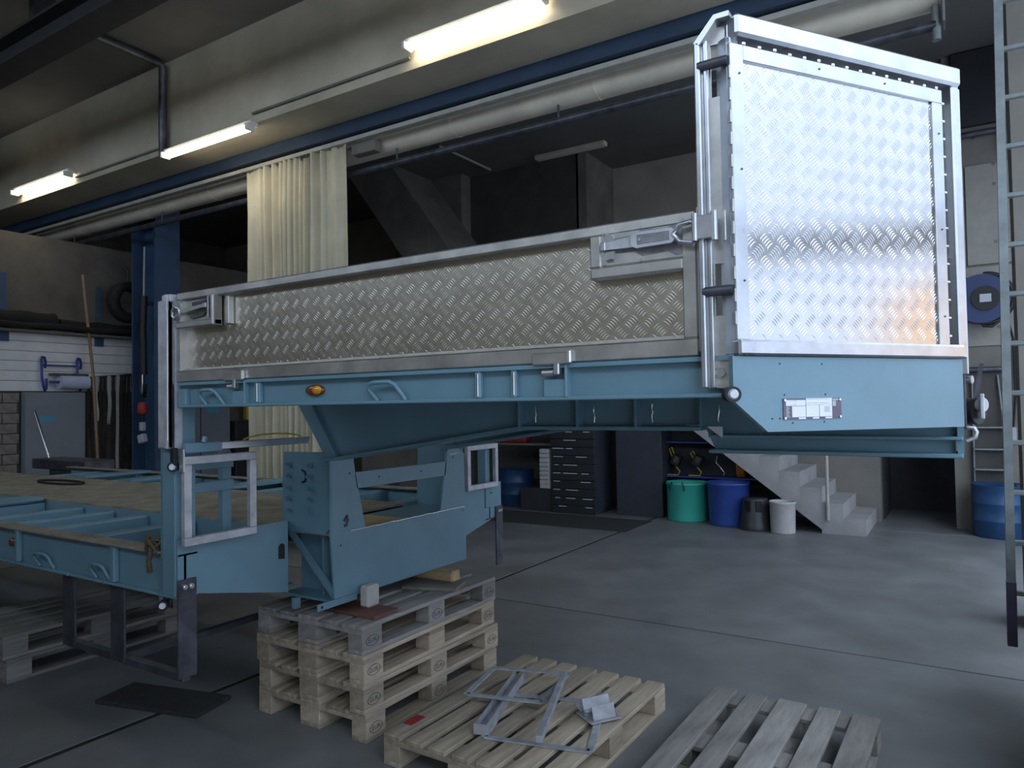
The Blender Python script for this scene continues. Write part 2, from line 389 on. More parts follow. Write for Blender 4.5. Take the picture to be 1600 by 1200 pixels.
sm = cl.modifiers.new('thickness', 'SOLIDIFY'); sm.thickness = .004
for i in range(14):
    x = xs0 + .06 + i * .132
    MB().tube([(x, 5.945, 4.70), (x, 5.93, 4.72), (x, 5.945, 4.745)], .006, 6).build('hook', 'steel_dark', t)

# ------------------------------------------------------------------ the trailer
TR = thing('trailer', (-3, 3.2, 0), 'pale blue drop-deck trailer with galvanised boards standing on a pallet stack', 'trailer')
A0 = V((-.49, 1.93, 0)); D = V((.57, .82, 0)).normalized(); NN = V((D.y, -D.x, 0))
def CH(p): q = A0 + D * p[0] + NN * p[1]; return (q.x, q.y, p[2])
def CHM(p):
    q = CH(p); return (q[0], 6.40 - q[1], q[2])
def treads(mb, org, du, dv, nn, u0, u1, v0, v1, pitch=.06, L=.034, w=.0044, h=.0025, mask=None):
    org, du, dv, nn = V(org), V(du), V(dv), V(nn)
    for kind in (0, 1):
        e = V((.7071, -.7071 if kind == 0 else .7071)); pr = V((-e.y, e.x)); off = pitch / 2 * kind
        for i in range(int((u1 - u0) / pitch) + 2):
            for j in range(int((v1 - v0) / pitch) + 2):
                cu, cv_ = u0 + i * pitch + off, v0 + j * pitch + off
                for k in range(-2, 3):
                    bu, bv = cu + pr.x * k * .0085, cv_ + pr.y * k * .0085
                    if not (u0 + .012 < bu < u1 - .012 and v0 + .012 < bv < v1 - .012): continue
                    if mask and not mask(bu, bv): continue
                    P = lambda s_, t_, z_: org + du * (bu + e.x * s_ + pr.x * t_) + dv * (bv + e.y * s_ + pr.y * t_) + nn * z_
                    c = .0022
                    vs = [P(-L / 2, -c, 0), P(-L / 5, c - w / 2, 0), P(-L / 5, c, h), P(-L / 5, c + w / 2, 0), P(L / 5, c - w / 2, 0), P(L / 5, c, h), P(L / 5, c + w / 2, 0), P(L / 2, -c, 0)]
                    fs = [(0, 1, 2), (0, 2, 3), (1, 4, 5, 2), (2, 5, 6, 3), (4, 7, 5), (5, 7, 6)]
                    mb.add(vs, fs, True)
    return mb
# --- drop side
ds = MB()
ds.box(-3.005, -.606, 1.93, 1.975, 2.175, 2.21, .005)
ds.box(-3.005, -.606, 1.93, 1.985, 1.805, 1.855, .004)
ds.box(-3.005, -2.978, 1.93, 1.975, 1.855, 2.175)
ds.box(-.648, -.606, 1.93, 1.975, 1.855, 2.175, .004)
DS = ds.build('drop_side', 'galv', TR, label='galvanised frame of the long drop side')
MB().box(-.604, -.590, 1.925, 1.97, 1.815, 2.215, .003).build('edge_strip', 'galv_bright', DS)
MB().box(-2.978, -.648, 1.966, 1.972, 1.855, 2.175).build('tread_sheet', 'alu_dull', DS, label='aluminium tread plate sheet')
msk = lambda u, v: not (u > 2.048 and v > .19) and not (u < .27 and v > .18)
treads(MB(), (-2.978, 1.966, 1.855), (1, 0, 0), (0, 0, 1), (0, -1, 0), 0, 2.33, 0, .32, mask=msk, h=.0009).build('tread_bars', 'alu_dull', DS, kind='stuff')
MB().prism([(1.93, 1.855), (1.966, 1.868), (1.966, 1.855)], 'X', -2.978, -.648).build('rail_bevel', 'galv', DS)
# latch, right end
lf = MB()
lf.box(-.932, -.642, 1.929, 1.964, 2.045, 2.086, .008).box(-.932, -.892, 1.929, 1.964, 2.080, 2.18, .006).box(-.895, -.648, 1.945, 1.962, 2.08, 2.18)
lf.build('latch_box', 'galv', DS, label='welded box around the right latch')
pl = MB(); pl.box(-.893, -.622, 1.933, 1.946, 2.084, 2.190, .002)
PL = pl.build('latch_plate', 'galv', DS)
MB().prism([(-.855, 2.118), (-.79, 2.116), (-.765, 2.100), (-.69, 2.104), (-.665, 2.090), (-.622, 2.090), (-.622, 2.184), (-.665, 2.184), (-.69, 2.172), (-.765, 2.178), (-.79, 2.164), (-.855, 2.164)], 'Y', 1.934, 1.9325).build('latch_recess_shade', 'galv_shadow', PL)  # dark sheet on the plate, standing in for recess shade
lv = MB(); lv.prism([(-.872, 2.128), (-.77, 2.126), (-.77, 2.160), (-.872, 2.150)], 'Y', 1.932, 1.916)
lv.prism([(-.79, 2.130), (-.775, 2.120), (-.67, 2.122), (-.66, 2.130), (-.66, 2.158), (-.67, 2.165), (-.775, 2.166), (-.79, 2.156)], 'Y', 1.922, 1.908)
LV = lv.build('latch_lever', 'galv_matte', DS, label='latch lever')
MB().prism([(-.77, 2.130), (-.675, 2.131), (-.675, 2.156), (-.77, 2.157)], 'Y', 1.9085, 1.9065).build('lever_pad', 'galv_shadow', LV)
MB().cyl((-.762, 1.907, 2.143), (-.762, 1.904, 2.143), .005, n=8).build('lever_rivet', 'galv_bright', LV)
MB().tube([(-.665, 1.912, 2.145), (-.645, 1.908, 2.168), (-.612, 1.908, 2.172), (-.600, 1.908, 2.160), (-.600, 1.908, 2.126), (-.612, 1.908, 2.114), (-.645, 1.908, 2.120)], .0075, 8, True).build('latch_ring', 'galv_bright', DS)
MB().box(-.888, -.872, 1.912, 1.934, 2.126, 2.152, .002).prism([(-.876, 2.152), (-.846, 2.152), (-.856, 2.174), (-.876, 2.180)], 'Y', 1.933, 1.922).prism([(-.876, 2.098), (-.856, 2.102), (-.846, 2.124), (-.876, 2.124)], 'Y', 1.933, 1.922).build('latch_catch', 'galv_bright', DS)
for x, z in ((-.884, 2.180), (-.77, 2.184), (-.645, 2.188), (-.884, 2.090), (-.77, 2.090), (-.645, 2.087)):
    MB().cyl((x, 1.934, z), (x, 1.928, z), .0045, n=8).build('rivet', 'galv_bright', PL)
# latch, left end
MB().box(-2.99, -2.715, 1.918, 1.962, 2.045, 2.075, .006).box(-2.735, -2.715, 1.912, 1.962, 2.045, 2.18, .006).box(-2.99, -2.735, 1.945, 1.962, 2.07, 2.185).build('latch_box', 'galv', DS, label='welded box around the left latch')
MB().box(-2.665, -2.640, 1.935, 1.966, 2.045, 2.168, .004).build('end_stop', 'galv', DS)
MB().box(-2.762, -2.752, 1.915, 1.945, 2.08, 2.175, .003).build('latch_catch', 'galv_bright', DS)
MB().prism([(-2.95, 2.112), (-2.80, 2.128), (-2.768, 2.128), (-2.768, 2.142), (-2.80, 2.142), (-2.95, 2.132)], 'Y', 1.94, 1.918).box(-2.79, -2.765, 1.912, 1.93, 2.124, 2.146, .003).build('latch_lever', 'galv', DS)
MB().tube([(-2.96, 1.915, 2.135), (-2.985, 1.912, 2.145), (-3.01, 1.915, 2.13), (-3.01, 1.915, 2.105), (-2.985, 1.912, 2.09), (-2.96, 1.915, 2.11)], .008, 8, True).build('latch_ring', 'galv_bright', DS)
MB().prism([(-2.90, 2.16), (-2.80, 2.165), (-2.80, 2.15), (-2.90, 2.145)], 'Y', 1.945, 1.938).prism([(-2.92, 2.095), (-2.80, 2.110), (-2.82, 2.095), (-2.90, 2.085)], 'Y', 1.945, 1.938).build('latch_slot', 'steel_dark', DS)
for (x, z) in ((-2.0, 2.155), (-1.5, 2.155), (-1.0, 2.155), (-2.4, 2.158), (-1.7, 1.87), (-.75, 1.87), (-2.35, 1.87)):
    MB().cyl((x, 1.966, z), (x, 1.962, z), .005, n=8).build('rivet', 'galv_bright', DS)
# hinges
for xa, xb, xl in ((-2.655, -2.53, -2.605), (-1.132, -.998, -1.065)):
    h = MB(); h.box(xa, xb, 1.918, 1.935, 1.800, 1.838, .004); H = h.build('hinge', 'galv', DS)
    MB().box(xb - .012, xb + .004, 1.914, 1.93, 1.802, 1.843, .004).build('weld', 'weld', H)
    MB().box(xl + .01, xl + .03, 1.915, 1.94, 1.768, 1.805, .003).build('hinge_lug', 'galv_bright', H)
    MB().cyl((xl - .035, 1.935, 1.775), (xl + .005, 1.935, 1.775), .012, n=10).build('hinge_pin', 'galv', H)
# --- upper side rail
sr = MB()
sr.box(-3.0, -.49, 1.93, 2.05, 1.790, 1.803); sr.box(-3.0, -.49, 1.955, 1.967, 1.700, 1.79); sr.box(-3.0, -.49, 1.93, 2.05, 1.690, 1.702, .003)
SR = sr.build('side_rail', 'paint', TR)
for x0, x1, y0 in ((-2.475, -2.440, 1.932), (-1.363, -1.338, 1.932), (-1.221, -1.200, 1.932)): 
    MB().box(x0, x1, y0, 1.957, 1.70, 1.792, .008).build('stiffener', 'paint', SR)
    MB().tube([((x0 + x1) / 2 + .004, 1.931, 1.71 + .0105 * i + random.uniform(-.002, .002)) for i in range(8)], .0035, 6).build('weld', 'weld', SR)
MB().box(-3.0, -2.94, 1.932, 1.957, 1.70, 1.775, .004).build('end_bracket', 'paint', SR)
for xa, xb in ((-2.612, -2.527), (-1.098, -1.016)):
    MB().box(xa, xb, 1.930, 1.957, 1.70, 1.755, .003).box(xb - .006, xb + .002, 1.925, 1.957, 1.70, 1.80, .002).build('hinge_bracket', 'paint', SR)
def handle(xa, xb, z0, z1, y, parent, m='paint'):
    w = xb - xa
    MB().tube([(xa + .035 * w / .16, y + .02, z0), (xa + .012, y, z1 - .025), (xa + .02, y - .004, z1 - .005), (xa + .04, y - .004, z1), (xb - .06, y - .004, z1), (xb - .035, y, z1 - .012), (xb - .012, y + .01, z0 + .02), (xb - .004, y + .02, z0)], .0085, 8).build('lashing_handle', m, parent)
handle(-2.84, -2.68, 1.700, 1.765, 1.925, SR); handle(-1.838, -1.664, 1.702, 1.768, 1.925, SR)
MK = MB().lathe((-2.132, 1.955, 1.748), [(0, -.018), (.012, -.018), (.020, -.013), (.023, 0), (.023, .002)], 20, 'Y')
for p in MK.v: p.x = -2.132 + (p.x + 2.132) * 2.3
mk = MK.build('side_marker', 'amber_dark', SR, label='oval amber side marker lamp')
LN = MB().lathe((-2.112, 1.9375, 1.749), [(0, -.006), (.012, -.004), (.017, .002)], 14, 'Y')
for p in LN.v: p.x = -2.112 + (p.x + 2.112) * 1.6
LN.build('lens', 'amber', mk)
# --- corner post left (galvanised channel) and blue post
gp = MB(); gp.box(-3.108, -3.030, 1.902, 1.932, 1.505, 2.180, .006); gp.box(-3.052, -3.030, 1.898, 1.94, 1.505, 2.205, .004); gp.box(-3.032, -3.007, 1.925, 1.96, 1.505, 2.20)
gp.box(-3.09, -3.02, 1.91, 1.97, 2.17, 2.207, .006)
GPo = gp.build('corner_post', 'galv_matte', TR, label='galvanised channel post at the left end of the drop side')
MB().tube([(-3.028, 1.90, 1.55 + i * .045 + random.uniform(-.01, .01)) for i in range(14)], .004, 5).build('weld', 'weld', GPo)
bp_ = MB(); bp_.box(-3.13, -3.02, 1.93, 1.945, .84, 1.80, .003).box(-3.13, -3.115, 1.93, 2.06, .84, 1.80).box(-3.03, -3.014, 1.925, 2.03, .84, 1.80, .003)
bp_.build('blue_post', 'paint', TR, label='blue folded post between the two deck levels')
for x, y, z in ((-3.0, 1.905, 1.425), (-3.07, 1.90, .80)):
    bu = MB().cyl((x - .03, y + .03, z), (x, y, z), .023, n=18).build('buffer', 'rubber', TR, label='black rubber buffer')
    MB().cyl((x, y, z), (x + .006, y - .006, z), .015, .012, n=16).build('buffer_cap', 'cap_white', bu)
MB().box(-3.02, -2.985, 1.905, 1.925, 1.43, 1.51, .006).build('rubber_flap', 'rubber', TR)
# --- front corner post
fp = MB()
fp.box(-.594, -.578, 1.905, 1.96, 1.715, 2.66, .004); fp.box(-.572, -.560, 1.915, 1.95, 1.715, 2.665, .004); fp.box(-.580, -.570, 1.922, 1.95, 1.715, 2.66)
fp.box(-.512, -.496, 1.929, 1.96, 1.715, 2.715, .003)
fp.prism([(-.594, 2.658), (-.578, 2.650), (-.530, 2.708), (-.496, 2.708), (-.496, 2.722), (-.537, 2.722)], 'Y', 1.905, 1.96)
FP = fp.build('front_post', 'galv_bright', TR, label='galvanised front corner post with two slots')
wb = MB()
for z0, z1 in ((1.715, 1.91), (2.053, 2.51), (2.655, 2.70)): wb.box(-.578, -.50, 1.936, 1.944, z0, z1)
for z0, z1 in ((1.91, 2.053), (2.51, 2.655)): wb.box(-.578, -.557, 1.936, 1.944, z0, z1); wb.box(-.525, -.50, 1.936, 1.944, z0, z1)
wb.build('post_web', 'galv', FP)
for z in (2.594, 1.976): MB().cyl((-.585, 1.915, z), (-.505, 1.915, z), .0135, n=14).build('cross_bar', 'steel_dark', FP)
MB().cyl((-.548, 1.936, 1.757), (-.548, 1.926, 1.757), .014, n=6, smooth=False).build('bolt', 'galv_bright', FP)
hk = MB(); hk.box(-.597, -.548, 1.897, 1.907, 2.118, 2.183, .003).cyl((-.548, 1.905, 2.112), (-.548, 1.905, 2.19), .010, n=10).cyl((-.60, 1.90, 2.115), (-.60, 1.90, 2.19), .008, n=10)
hk.build('latch_bracket', 'galv_bright', FP); MB().tube([(-.527, 1.934, 2.115 + .0085 * i + random.uniform(-.004, .004)) for i in range(10)], .006, 6).build('weld', 'weld', FP)
MB().tube([(-.526, 1.934, 1.945), (-.526, 1.934, 1.99), (-.520, 1.93, 2.0)], .003, 6).build('pull_wire', 'chrome', FP)
bu = MB().cyl((-.525, 1.925, 1.697), (-.502, 1.88, 1.697), .021, n=18).build('buffer', 'rubber', TR, label='black rubber buffer below the front post')
MB().cyl((-.502, 1.88, 1.697), (-.4975, 1.871, 1.697), .014, .010, n=18).build('buffer_cap', 'cap_white', bu)
# --- corner board (chamfered front corner)
def corner_board(T, sgn, lab):
    cb = MB(T)
    cb.box(-.01, .878, -.05, .022, 2.655, 2.716, .008)
    cb.box(.845, .878, -.05, .012, 1.80, 2.66, .005)
    cb.box(-.02, .02, -.05, -.01, 1.80, 2.66)
    cb.box(-.022, .86, -.045, .018, 1.800, 1.842, .006)
    B = cb.build('corner_board', 'galv_bright', TR, label=lab)
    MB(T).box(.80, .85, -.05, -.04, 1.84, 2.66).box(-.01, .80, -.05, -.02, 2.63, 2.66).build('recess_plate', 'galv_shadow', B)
    ib = MB(T); ib.box(-.018, .027, -.012, .004, 1.842, 2.64, .002).box(.027, .81, -.012, .004, 2.597, 2.64, .002).box(.765, .81, -.012, .004, 1.842, 2.597, .002)
    ib.build('sheet_frame', 'galv_bright', B)
    MB(T).box(.02, .77, -.010, -.004, 1.842, 2.60).build('tread_sheet', 'alu', B)
    if sgn > 0:
        o = V(CH((.027, -.004, 1.842)))
        treads(MB(), o, D, (0, 0, 1), NN, -.02, .755, 0, .757, h=.0018).build('tread_bars', 'alu', B, kind='stuff')
        for i in range(15): MB(T).obox((.03 + i * .054, 0.001, 2.643 + random.uniform(-.002, .002)), ((1, 0, 0), (0, 1, 0), (0, 0, 1)), (.006, .005, .005), .003).build('weld', 'weld', B)
        for i in range(14): MB(T).obox((.812, 0.001, 1.87 + i * .056), ((1, 0, 0), (0, 1, 0), (0, 0, 1)), (.006, .005, .004), .003).build('weld', 'weld', B)
        for i in range(12): MB(T).obox((-.019, 0.0, 1.90 + i * .06), ((1, 0, 0), (0, 1, 0), (0, 0, 1)), (.003, .004, .018), .002).build('weld', 'galv', B)
        for z in (2.52, 2.12, 1.98): MB(T).box(.812, .846, -.03, -.025, z, z + .006).build('tie_plate', 'galv', B)
        for s_, z in ((.012, 2.56), (.012, 2.0), (.30, 2.62), (.56, 2.62), (.79, 2.5), (.79, 1.93), (.012, 2.3), (.79, 2.2)):
            q = CH((s_, .004, z)); q2 = CH((s_, .006, z)); MB().cyl(q, q2, .003, n=8).build('screw', 'steel_dark', B)
    return B
CB = corner_board(CH, 1, 'bright galvanised corner board with tread plate')
corner_board(CHM, -1, 'far galvanised corner board')
# front board and far side (seen edge-on / from behind)
MB().box(-.03, .012, 2.66, 3.74, 1.80, 1.84).box(-.03, .012, 2.66, 3.74, 2.66, 2.716).box(-.02, 0, 2.66, 3.74, 1.84, 2.66).box(-.02, .022, 2.66, 2.69, 1.75, 2.66, .004).build('front_board', 'galv_bright', TR)
MB().box(-3.0, -.6, 4.43, 4.47, 1.805, 2.21).build('far_drop_side', 'galv', TR)
MB().box(-3.0, -.49, 4.35, 4.47, 1.69, 1.80).build('far_side_rail', 'paint', TR)
dk = MB(); dk.prism([(-3.0, 2.0), (-.50, 2.0), (-.04, 2.68), (-.04, 3.72), (-.50, 4.40), (-3.0, 4.40)], 'Z', 1.775, 1.797); dk.build('upper_deck', 'paint', TR)
# --- blue apron below the corner board
ap = MB(CH); ap.prism([(-.035, 1.68), (-.035, 1.798), (.862, 1.798), (.862, 1.588), (.078, 1.595)], 'Y', .004, -.012)
AP = ap.build('apron', 'paint', TR, label='blue apron plate under the corner board')
fa = MB(); fa.box(-.015, .003, 2.66, 3.74, 1.50, 1.80); fa.build('front_apron', 'paint', TR)
MB(CHM).prism([(-.035, 1.68), (-.035, 1.798), (.862, 1.798), (.862, 1.588), (.078, 1.595)], 'Y', .004, -.012).build('far_apron', 'paint', TR)
TP = MB(CH).box(.131, .343, .004, .007, 1.627, 1.684).build('type_plate', 'plate_dark', AP, label='dark and white type plate')
def tp(u0, u1, v0, v1, m='plate_white', n='plate_field'): MB(CH).box(.131 + .212 * u0, .131 + .212 * u1, .007, .0078, 1.627 + .057 * v0, 1.627 + .057 * v1).build(n, m, TP)
tp(.04, .37, .64, .92); tp(.14, .37, .10, .62); tp(.38, .83, .68, 1.0); tp(.38, .60, .10, .67); tp(.61, .83, .10, .67); tp(.25, .37, .0, .08); tp(.49, .60, 0, .08); tp(.71, .83, 0, .08)
tp(.84, .95, .88, .96, 'plate_grey'); tp(.84, .90, .60, .86, 'plate_grey')
for i in range(8): tp(.04, .10 - .01 * (i % 3), .10 + i * .065, .135 + i * .065, 'plate_grey', 'print_line')
for v in (.94, .75): tp(.40, .76, v, v + .03, 'plate_grey', 'print_line')
for v in (.86, .70): tp(.06, .22, v, v + .03, 'plate_grey', 'print_line')
for i in range(5): tp(.69, .79, .32 + i * .06, .345 + i * .06, 'plate_grey', 'print_line')
for u, v in ((.02, .92), (.02, .06), (.97, .92), (.97, .08)):
    s_, z = .131 + .212 * u, 1.627 + .057 * v; MB().cyl(CH((s_, .007, z)), CH((s_, .010, z)), .0035, n=8).build('plate_rivet', 'chrome', TP)
for s_, z in ((.125, 1.779), (.277, 1.779), (.138, 1.694), (.287, 1.694), (.093, 1.630), (.120, 1.630), (.165, 1.617), (.28, 1.618)):
    MB().cyl(CH((s_, .004, z)), CH((s_, .0046, z)), .0028, n=8).build('drill_hole', 'rubber', AP)
# --- neck
for y, sg in ((2.69, 1), (3.71, -1)):
    nk = MB(); nk.prism([(-2.985, 1.775), (-.02, 1.775), (-.02, 1.50), (-.79, 1.50), (-.83, 1.59), (-1.63, 1.59), (-2.76, 1.425)], 'Y', y, y + .012 * sg)
    NK = nk.build('neck_web', 'paint', TR)
    fl = MB()
    for (xa, za), (xb, zb) in (((-2.82, 1.405), (-1.63, 1.578)), ((-1.63, 1.578), (-.83, 1.578))):
        d = V((xb - xa, 0, zb - za)).normalized(); L_ = math.hypot(xb - xa, zb - za)
        fl.obox(((xa + xb) / 2, y + .02 * sg, (za + zb) / 2), (d, (0, 1, 0), d.cross(V((0, 1, 0)))), (L_ / 2, .075, .008), .003)
    fl.box(-.80, -.0, y - .055, y + .095, 1.488, 1.502, .003); fl.box(-.80, -.0, y - .055, y + .095, 1.545, 1.556, .003); fl.build('neck_flange', 'paint', NK)
    MB().prism([(-3.10, 1.775), (-2.99, 1.775), (-2.745, 1.415), (-2.83, 1.415)], 'Y', y - .03 * sg, y + .012 * sg).build('diagonal_strut', 'paint', NK)
    for x in (-1.625, -1.345, -1.09, -.83):
        MB().box(x, x + .010, y - .06 * sg, y, 1.586, 1.775).build('stiffener', 'paint', NK)
        MB().tube([(x + .055 + random.uniform(-.004, .004), y - .003, 1.60 + i * .0105) for i in range(8)], .0035, 5).build('weld', 'weld', NK)
MB().prism([(-.80, 1.586), (-.745, 1.545), (-.745, 1.586)], 'Y', 2.625, 2.635).build('gusset', 'cap_white', TR)
for x in (-.6, -1.1, -1.65, -2.2, -2.75): MB().box(x - .04, x + .04, 1.97, 4.43, 1.70, 1.775, .004).build('cross_member', 'paint', TR)
# --- front end plate with windows
ep = MB(); x0, x1 = -2.812, -2.80
ep.prism([(2.683, .68), (3.855, .676), (3.85, 1.016), (2.66, 1.020)], 'X', x0, x1)
ep.prism([(2.66, 1.020), (2.915, 1.020), (2.862, 1.24), (2.842, 1.325), (2.83, 1.39), (2.835, 1.43), (2.655, 1.415)], 'X', x0, x1)
ep.prism([(3.59, 1.016), (3.85, 1.016), (3.846, 1.36), (3.79, 1.40), (3.665, 1.40), (3.63, 1.24)], 'X', x0, x1)
ep.prism([(2.855, 1.238), (3.64, 1.236), (3.655, 1.323), (2.838, 1.326)], 'X', x0, x1)
EP = ep.build('end_plate', 'paint', TR, label='blue end plate with two openings')
MB().tube([(x1 + .001, 2.80 + i * .02, 1.0185 - i * .0001 + random.uniform(-.002, .002)) for i in range(53)], .0032, 5).build('weld', 'weld', EP)
MB().tube([(x1 + .001, 3.68 + i * .02, 1.368 + random.uniform(-.002, .002)) for i in range(7)], .003, 5).build('weld', 'weld', EP)
MB().tube([(x1 + .001, 2.658 + random.uniform(-.001, .001), 1.03 + i * .02) for i in range(19)], .006, 5).build('weld', 'paint', EP)
for y, z in ((2.80, 1.325), (3.03, 1.285), (3.40, 1.283), (3.72, 1.345), (3.82, .99), (2.73, .95)): MB().cyl((x1, y, z), (x1 + .0008, y, z), .006, n=8).build('drill_hole', 'rubber', EP)
MB().tube([(x1 + .001, 2.755, 1.075), (x1 + .001, 2.775, 1.10), (x1 + .001, 2.782, 1.075), (x1 + .001, 2.772, 1.05), (x1 + .001, 2.755, 1.05)], .008, 6).build('cable_lug', 'steel_dark', EP)
fb = MB(); fb.box(-3.17, -2.805, 2.66, 3.86, .665, .677).build('bottom_flange', 'paint', TR)
MB().box(-3.17, -2.813, 2.70, 3.30, .998, 1.010).build('ledge_plate', 'wood_and_reflected_tan', TR)  # tan half carries the curtain's reflection as plain colour
MB().box(-3.17, -2.813, 3.30, 3.82, .998, 1.010).build('ledge_plate', 'paint', TR)
MB().box(-2.93, -2.92, 2.72, 3.82, .677, 1.0).build('inner_wall', 'paint', TR)
MB().box(-2.806, -2.796, 2.565, 2.845, .642, .678, .003).build('lifting_tab', 'paint', TR); MB().cyl((-2.796, 2.592, .66), (-2.795, 2.592, .66), .008, n=10).build('tab_hole', 'rubber', TR)
MB().box(-3.06, -3.03, 2.62, 2.66, .61, .668, .003).build('hanging_tab', 'paint', TR)
# --- side bolt plates, gussets
for y, sg in ((2.69, 1), (3.83, -1)):
    q = MB(); q.prism([(-3.18, 1.44), (-2.812, 1.445), (-2.812, 1.06), (-2.86, 1.012), (-3.13, 1.005), (-3.195, 1.065)], 'Y', y, y - .014 * sg)
    BP = q.build('bolt_plate', 'paint', TR, label='blue plate with ten studs')
    for x in (-3.128, -2.957):
        for k in range(5):
            z = 1.374 - k * .061
            MB().cyl((x, y - .014 * sg, z), (x, y - .024 * sg, z), .016, n=6, smooth=False).cyl((x, y - .02 * sg, z), (x, y - .052 * sg, z), .008, n=10).build('stud', 'paint', BP)
    MB().tube([(-3.03, y - .016 * sg, 1.345), (-3.005, y - .016 * sg, 1.335), (-2.998, y - .016 * sg, 1.31), (-3.005, y - .016 * sg, 1.285), (-3.03, y - .016 * sg, 1.28)], .006, 6).build('crescent_hole_dark', 'rubber', BP)  # black curve standing in for the dark of a crescent hole
    MB().prism([(-3.17, 1.0), (-3.12, 1.0), (-2.812, .72), (-2.812, .68), (-2.83, .68)], 'Y', y - .0 * sg, y + .012 * sg).build('gusset_brace', 'paint', TR)
    MB().box(-3.17, -2.81, y + .10 * sg, y + .11 * sg, .677, 1.0).build('recess_wall', 'paint', TR)
    yo = 1.93 if sg > 0 else 4.59
    Y_ = lambda v: v if sg > 0 else 6.52 - v
    og = MB(); og.prism([(Y_(1.93), .845), (Y_(2.02), .838), (Y_(2.55), .722), (Y_(2.55), 1.092), (Y_(1.93), 1.096)], 'X', -3.012, -3.0)
    OG = og.build('outrigger', 'paint', TR)
    MB().add([(-3.0, Y_(2.55), .722), (-3.17, Y_(2.69), .672), (-3.17, Y_(2.69), 1.06), (-3.0, Y_(2.55), 1.092), (-3.012, Y_(2.56), .722), (-3.18, Y_(2.70), .672), (-3.18, Y_(2.70), 1.06), (-3.012, Y_(2.56), 1.092)], [(0, 1, 2, 3), (7, 6, 5, 4), (3, 2, 6, 7), (1, 0, 4, 5), (0, 3, 7, 4), (2, 1, 5, 6)]).build('outrigger_bend', 'paint', OG)
    MB().prism([(Y_(2.488), .905), (Y_(2.488), .965), (Y_(2.498), .98), (Y_(2.512), .982), (Y_(2.527), .972), (Y_(2.527), .90)], 'X', -3.0, -2.998).build('slot_dark', 'rubber', OG)  # thin black sheet stands in for the shade of an open slot
    LG = MB().box(-3.0, -2.988, Y_(1.925), Y_(2.017), .475, .915, .003).build('drop_leg', 'steel_dark', TR, label='dark steel drop leg with two bolts')
    for yy in (1.955, 1.987): MB().cyl((-2.988, Y_(yy), .882), (-2.980, Y_(yy), .882), .013, n=6, smooth=False).cyl((-2.98, Y_(yy), .882), (-2.975, Y_(yy), .882), .007, n=8).build('bolt', 'zinc', LG)
MB().box(-3.06, -2.99, 4.37, 4.43, .92, 1.80, .003).build('far_post', 'paint', TR)
# galvanised square frames and the locking bar
def sqframe(ya, yb, z0, z1, w, x):
    q = MB(); q.box(x - .03, x, ya, yb, z1 - w, z1, .003).box(x - .03, x, ya, yb, z0, z0 + w, .003).box(x - .03, x, ya, ya + w, z0 + w, z1 - w, .003).box(x - .03, x, yb - w, yb, z0 + w, z1 - w, .003)
    return q.build('step_frame', 'galv_matte', TR, label='galvanised rectangular step frame')
S1 = sqframe(1.93, 2.315, 1.068, 1.470, .037, -2.945)
MB().box(-2.975, -2.945, 1.922, 1.932, 1.40, 1.505, .002).build('frame_lug', 'galv_bright', S1)
S2 = sqframe(4.09, 4.478, 1.075, 1.395, .037, -2.945)
MB().box(-2.97, -2.94, 1.935, 2.12, 1.485, 1.530, .004).build('bar_sleeve', 'paint', TR)
lb = MB().box(-2.965, -2.945, 2.12, 2.66, 1.493, 1.527, .003).build('locking_bar', 'galv_bright', TR)
MB().tube([(-2.94, 2.02, 1.53), (-2.94, 2.03, 1.555)], .012, 8).build('bar_knob', 'paint', TR)
MB().tube([(-2.95, 2.24 + .36 * i / 12, 1.531 + .022 * math.sin(math.pi * i / 12) ** .6) for i in range(13)], .004, 6).build('yellow_cable', 'yellow', TR)
for z in (1.39, 1.28): MB().box(-3.12, -3.10, 1.95, 2.30, z, z + .05, .003).build('rear_rail', 'paint', TR)
MB().box(-3.16, -3.12, 2.25, 2.30, .98, 1.47, .003).build('rear_post', 'paint', TR)
MB().box(-3.155, -3.125, 2.265, 2.285, .94, .98).build('rear_post_pin', 'yellow', TR)
# --- lower deck
for y0, sg in ((1.93, 1), (4.47, -1)):
    q = MB(); a, c = y0, y0 + .10 * sg
    q.box(-9, -3.0, min(a, c), max(a, c), .828, .840, .003).box(-9, -3.0, min(y0 + .03 * sg, y0 + .042 * sg), max(y0 + .03 * sg, y0 + .042 * sg), .84, 1.02)
    LR = q.build('deck_side_rail', 'paint', TR)
    MB().box(-9, -3.0, min(a, c), max(a, c), 1.018, 1.030, .002).build('rail_cap', 'paint_dusty', LR)
    if sg > 0:
        for x in (-4.53, -3.545, -5.52, -6.5): MB().box(x - .02, x + .02, 1.932, 1.962, .84, 1.018, .008).build('stiffener', 'paint', LR)
        handle(-4.34, -4.14, .842, .915, 1.935, LR); handle(-3.76, -3.59, .842, .915, 1.935, LR)
        q = MB().lathe((-4.612, 1.955, .942), [(0, -.018), (.02, -.016), (.026, 0)], 16, 'Y').build('side_marker', 'amber_dark', LR)
        for x in (-3.95, -3.60): MB().cyl((x, 1.928, .838), (x, 1.92, .838), .008, n=8).build('bolt', 'zinc', LR)
MB().box(-9, -3.2, 2.70, 3.70, 1.016, 1.030).build('spine_plate', 'paint_dusty', TR)
MB().box(-9, -3.2, 2.70, 2.715, .70, 1.016).box(-9, -3.2, 3.685, 3.70, .70, 1.016).box(-9, -3.2, 2.66, 2.76, .69, .70).box(-9, -3.2, 3.64, 3.74, .69, .70).build('spine_beam', 'paint', TR)
